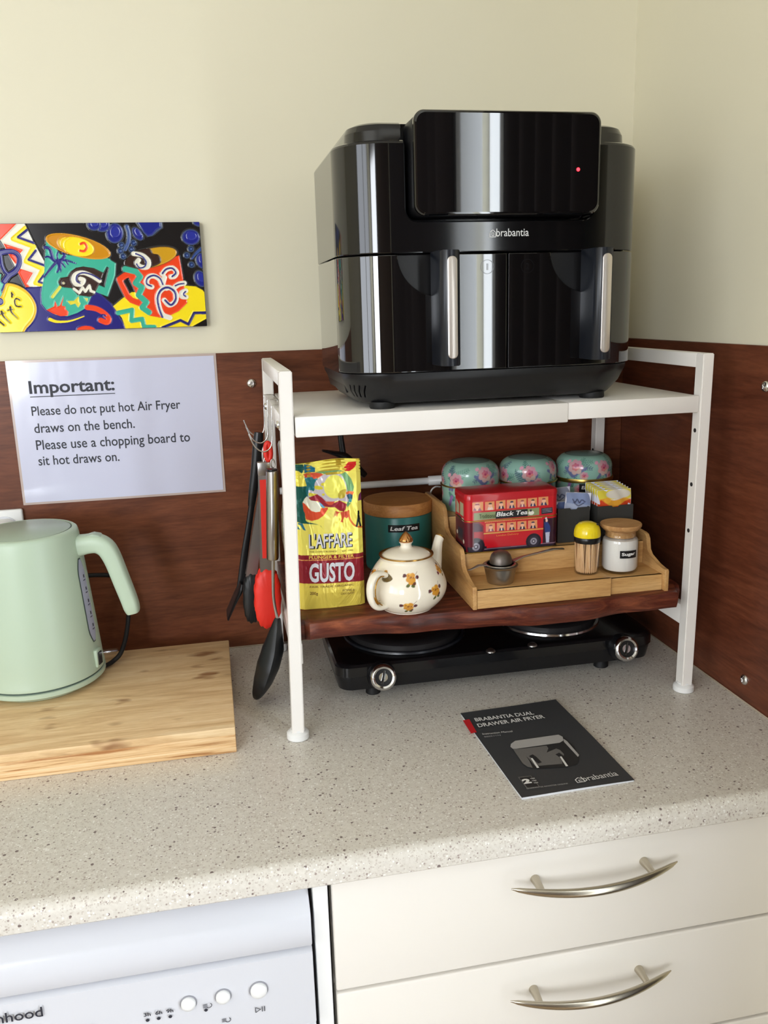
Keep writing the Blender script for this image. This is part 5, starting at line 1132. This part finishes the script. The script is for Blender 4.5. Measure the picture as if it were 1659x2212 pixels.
def gsurf(u, v, h=0):
    f = u/gW-.5; g = v/gH
    lean = .004*(1-g); puff = .0035*(1-(2*f)**2)*min(1, max(0, (.90-g)*8))*min(1, g*9)
    x = gx0+.5*gW+f*gW*(1-.035*(1 if g > .9 else 0)*0)+(-.0015+.003*g)*0
    cr = 0
    if g > .915: cr = .0007*math.sin((g-.915)*gH/.0021*math.pi); puff = 0
    dent = .0022*math.exp(-((u-.020)/.0035)**2)*(1 if g > .9 else .3*max(0, g*5-3.5)) + .0010*math.sin(u*90+v*50)*math.sin(v*37)*(1-g)
    edge = .004*max(0, abs(f)*2-.86)/.14
    top = .0035*math.sin(f*7+1)*max(0, g-.85)*5 if g > .85 else 0
    return Vector((x, gy-puff+dent-cr*1+edge-h, gz+v*(1-.0)+(.002*math.sin(f*5+.8)-.0015)*max(0, g-.7)/.3+.0018*abs(f)*max(0, .1-g)*10))
cg.build('printed_front', gsurf, m_foil, t)
b = BM(); lo = []
for g in np.linspace(0, 1, 26):
    v = g*gH; dep = .050*min(1, (1-g)/.10)**.6*(1 if g < 1 else 0)+.0014 if g > .1 else .044+.006*g*10
    lp = [gsurf(0, v, -.0004), gsurf(gW*.25, v, -.0006), gsurf(gW*.5, v, -.0006), gsurf(gW*.75, v, -.0006), gsurf(gW, v, -.0004)]
    bk = [Vector((gx0+gW*k/4*.99, gy+dep, lp[0].z)) for k in (4, 3, 2, 1, 0)]
    mid1 = Vector((gx1-.002-.004*math.sin(g*3.14), gy+dep*.5, lp[4].z)); mid0 = Vector((gx0+.002+.004*math.sin(g*3.14), gy+dep*.5, lp[0].z))
    lo.append(lp+[mid1]+bk+[mid0])
loft(b, lo); obj('foil_pouch', b, m_gold_foil, t, 180)
pr = Print(gsurf); mk = mat('gold_ink', (246, 206, 90), .4); ml = mat('silver_white_ink', (214, 214, 220), .4); mb = mat('brown_ink', (110, 74, 40), .5)
def gt(t_, a, b_, h, m, bold=0, hh=.0006, B_=True):
    a, b_ = (GB if B_ else G)(a, b_); pr.text(t_, a, math.hypot(b_[0]-a[0], b_[1]-a[1]), h, m, hh, bold, math.atan2(b_[1]-a[1], b_[0]-a[0]))
gt("L'AFFARE", (300, 158), (1258, 108), .0200, m_black_ink, .03, .0006); gt("L'AFFARE", (278, 140), (1238, 90), .0200, ml, .012, .0009)
gt('THE COFFEE BUSINESS', (288, 238), (900, 215), .0020, mb); gt('EST. 1990', (1020, 212), (1265, 195), .0020, mb)
gt('PLUNGER & FILTER', (280, 382), (1282, 335), .0044, mk, .015, .0008); gt('GUSTO', (285, 905), (1300, 858), .0265, ml, .03, .0009)
gt('FAIR TRADE ORGANIC', (300, 1026), (1290, 972), .0026, mb); gt('200g', (300, 1205), (480, 1200), .0055, mb); gt('INTENSE &', (1030, 1100), (1295, 1090), .0030, mb); gt('CHOCOLATEY', (990, 1175), (1300, 1158), .0030, mb)
pr.build('bag_lettering', t)

# ------------------------------------------------------------------ things hanging from the rack
def hook(y, n_, label):
    P = [(-.5985, y, .4130), (-.5972, y, .4205), (-.6030, y, .4225), (-.6105, y, .4215), (-.6120, y, .4150), (-.6130, y, .400), (-.6145, y-.001, .372), (-.6180, y-.002, .3600), (-.6260, y-.003, .3560), (-.6350, y-.004, .3620), (-.6400, y-.004, .3760), (-.6450, y-.005, .388)]
    P = [(-.5990, y, .4125), (-.5975, y, .4200), (-.6040, y, .4210), (-.6110, y, .4205), (-.6118, y, .4140), (-.6125, y, .400), (-.6135, y, .374), (-.6175, y, .3635), (-.6265, y, .3600), (-.6370, y, .3680), (-.6440, y, .3850)]
    b = BM(); sweep(b, crom(P, 6), .00095, n=8); o = obj('s_hook', b, m_chrome, None, 60); solo(o, P[0]); tag(o, label, 'hook', 'wire hooks on the side of the rack')
hook(-.060, 0, 'chrome wire hook over the side rail of the rack, rearmost'); hook(-.135, 1, 'chrome wire hook over the side rail of the rack, middle'); hook(-.215, 2, 'chrome wire hook over the side rail of the rack, nearest the front leg')
def hp_(px, py, y): return Vector(at(px, py, 'y', y))
# black fish slice at the back
y = -.062; t = thing('spatula', 'long black nylon utensil hanging rearmost beside the rack', 'spatula', hp_(545, 1200, y))
b = BM(); sweep(b, crom([hp_(559, 934, y), hp_(557, 960, y), hp_(553, 1010, y), hp_(547, 1060, y), hp_(543, 1093, y)], 4), [(.0045, .0066), (.0055, .0080), (.0055, .0078), (.0050, .0070), (.0040, .0056)], side=(0, 1, 0), n=14); obj('grip', b, m_black_s, t, 60)
b = BM(); sweep(b, crom([hp_(544, 1090, y), hp_(537, 1140, y), hp_(528, 1200, y), hp_(520, 1270, y)], 4), [(.0025, .0048), (.0022, .0048), (.002, .0055), (.002, .0062)], side=(0, 1, 0), n=12); obj('shaft', b, m_black_s, t, 60)
b = BM(); sweep(b, crom([hp_(523, 1255, y), hp_(518, 1272, y), hp_(508, 1292, y), hp_(492, 1328, y)], 4), [(.020, .0045), (.024, .0040), (.026, .0030), (.028, .0018)], side=(0, 1, 0), n=14, power=3); obj('blade', b, m_black_s, t, 60)
def tongs(name, label, y, top, joint, wa, headL, headR, headT, headB, head_m, ring_m, inlay):
    t = thing(name, label, 'tongs', hp_((headL+headR)/2, headB, y), 0, 'kitchen tongs hanging beside the rack')
    hc0, hc1 = hp_((headL+headR)/2, headT, y), hp_((headL+headR)/2+2, headB, y); J = hp_(*joint, y); W_ = (hp_(headR, headT, y)-hp_(headL, headT, y)).length/2
    for s_ in (-1, 1):
        dy = s_*.0075
        b = BM(); loft(b, [[tuple(J + Vector((sx*wa*(1-k)+sx*wa*1.25*k, dy*(.35+.65*k)+ty, 0)) + (hc0-J)*k) for sx, ty in ((-1, -.0012*s_), (-1, .0012*s_), (1, .0012*s_), (1, -.0012*s_))] for k in (0, .5, .85, 1.03)]); arm = obj('arm', b, m_steel, t, 40)
        if inlay and s_ < 0:
            b = BM(); loft(b, [[tuple(J + Vector((sx*wa*.80, dy*(.35+.65*k)-.0022+ty, 0)) + (hc0-J)*k) for sx, ty in ((-1, 0), (-1, .0009), (1, .0009), (1, 0))] for k in (.07, .5, .88)]); obj('red_inlay', b, head_m, arm, 40)
        # scalloped head
        n_ = 46; P0 = []
        L_ = (hc1-hc0).length; ax = (hc1-hc0).normalized(); sd = Vector((1, 0, 0))-ax*ax.x; sd.normalize()
        for k in range(n_):
            a = 2*math.pi*k/n_; rr_ = 1+.035*math.cos(a*15); e = 2/2.5
            P0.append((W_*rr_*math.copysign(abs(math.cos(a))**e, math.cos(a)), L_/2*rr_*math.copysign(abs(math.sin(a))**e, math.sin(a))))
        b = BM(); C0 = (hc0+hc1)/2; mk_ = lambda f, o_: [tuple(C0 + sd*(x*f) + ax*(z_*f) + Vector((0, dy+o_*s_, 0))) for x, z_ in P0]
        loft(b, [mk_(.97, -.0012), mk_(1, .0004), mk_(.97, .0022), mk_(.80, .0042), mk_(.45, .0056)]); obj('silicone_head', b, head_m, arm, 50)
    b = BM(); box(b, (-wa*1.05, -.0055, -.004), (wa*1.05, .0055, .0145), .001, 2, Matrix.Translation(J)); obj('hinge_cap', b, m_steel, t, 40)
    T0 = hp_(*top, y)
    b = BM(); sweep(b, [J+Vector((0, 0, .012)), (J+T0)/2+Vector((0, 0, .004)), T0-Vector((0, 0, .020))], .0013, n=8); obj('pull_rod', b, m_steel, t, 60)
    b = BM(); sweep(b, crom([T0+Vector((.0035*math.cos(a), 0, -.0125+.0120*math.sin(a))) for a in np.linspace(0, 6.2832, 17)[:-1]], 2, True), .0021 if ring_m is m_steel else .0034, n=10, closed=True); obj('pull_loop', b, ring_m, t, 60)
tongs('kitchen_tongs', 'steel tongs with black silicone heads hanging behind the red tongs', -.132, (572, 965), (571, 1050), .0064, 524, 562, 1236, 1342, m_blk_sil, m_steel, False)
tongs('kitchen_tongs', 'steel tongs with red silicone heads and red inlay hanging beside the rack', -.186, (578, 956), (570, 1020), .0080, 548, 606, 1226, 1353, m_red_sil, m_red_sil, True)
y = -.222; t = thing('ladle', 'black spoon-headed turner with brushed steel tube handle, hanging nearest the front leg', 'turner', hp_(575, 1420, y))
b = BM(); sweep(b, crom([hp_(589, 1001, y)+Vector((.0026*math.cos(a), 0, .0055*math.sin(a))) for a in np.linspace(0, 6.2832, 13)[:-1]], 2, True), .0009, n=8, closed=True); obj('hanging_loop', b, m_steel, t, 60)
b = BM(); sweep(b, [hp_(588, 1017, y), hp_(588.2, 1018, y), hp_(589, 1205, y), hp_(589, 1208, y)], [.0078, .0084, .0084, .0076], n=28); gr = obj('tube_grip', b, m_steel, t, 50)
b = BM(); sweep(b, [hp_(588, 1013, y), hp_(588, 1018, y)], .0072, n=24); obj('end_cap', b, m_black_s, gr, 50)
b = BM(); sweep(b, crom([hp_(590, 1207, y), hp_(590, 1260, y), hp_(592, 1300, y), hp_(601, 1345, y)], 5), [(.0012, .0024), (.0012, .0022), (.0014, .0022)], side=(0, 1, 0), n=10); obj('steel_shaft', b, m_steel, t, 60)
b = BM(); sweep(b, crom([hp_(603, 1335, y)-Vector((.002, 0, 0)), hp_(600, 1365, y)-Vector((.003, 0, 0)), hp_(590, 1400, y), hp_(580, 1435, y), hp_(568, 1470, y), hp_(556, 1498, y), hp_(550, 1508, y)], 5), [(.003, .004), (.012, .0095), (.022, .0155), (.028, .0165), (.027, .0135), (.017, .0078), (.004, .0028)], side=(0, 1, 0), n=20, power=1.5); obj('spoon_head', b, m_blk_sil, t, 35)
t = thing('balloon_whisk', 'wire whisk with red bead hanging behind the front leg of the rack', 'whisk', (-.6005, -.272, .225))
b = BM(); sweep(b, [(-.6050, -.272, .382), (-.6045, -.272, .378), (-.6020, -.272, .318), (-.6018, -.272, .314)], [.0040, .0058, .0055, .0040], n=18); obj('grip', b, m_steel, t, 50)
for k in range(5):
    a = math.pi*k/5; cx_, sx_ = math.cos(a), math.sin(a); P = []
    for q in np.linspace(0, 1, 15):
        w_ = math.sin(q*math.pi); s_ = math.cos(q*math.pi); P.append((-.6015+.0125*s_*(w_**.5)*cx_*1.05 + .004*s_*cx_*(1-w_), -.272+.016*s_*(w_**.5)*sx_, .314-.092*w_**.8))
    b = BM(); sweep(b, P, .0008, n=6); obj('wire_loop', b, m_chrome, t, 60)
b = BM(); lathe(b, [(.0001, -.005), (.004, -.003), (.005, 0), (.004, .003), (.0001, .005)], (-.6012, -.272, .232), 16); obj('red_bead', b, m_red_sil, t, 60)
# black utensil behind the coffee bag, on the rear bar
y = -.065; t = thing('masher', 'black nylon masher hanging behind the coffee bag', 'masher', hp_(742, 1000, y))
b = BM(); sweep(b, [hp_(735, 925, y), hp_(736, 945, y), hp_(741, 982, y)], [(.003, .0042), (.003, .0044), (.003, .0050)], side=(0, 1, 0), n=12); obj('shaft', b, m_black_s, t, 60)
b = BM(); sweep(b, crom([hp_(696, 973, y), hp_(722, 979, y), hp_(745, 987, y), hp_(770, 1010, y), hp_(789, 1027, y)], 5), [(.006, .0016), (.012, .0036), (.014, .0070), (.012, .0070), (.006, .0046)], side=(0, 1, 0), n=14); obj('head', b, m_black_s, t, 60)
b = BM(); sweep(b, crom([(-.4995, y, .3930), (-.4995, y, .3920), (-.4995, y+.006, .3925)], 4), .0012, n=8); obj('hanging_loop', b, m_black_s, t, 60)
# white wire loop beside the canister
b = BM(); sweep(b, crom([(-.3655, -.095, .1575), (-.3665, -.095, .20), (-.3660, -.095, .245), (-.3640, -.092, .262), (-.3560, -.088, .2680), (-.346, -.080, .2660)], 6), .0013, n=8)
o = obj('wire_stand', b, m_plastic, None, 60); solo(o, (-.3655, -.095, .1562)); tag(o, 'thin white curved wire between the teal canister and the organiser', 'wire')
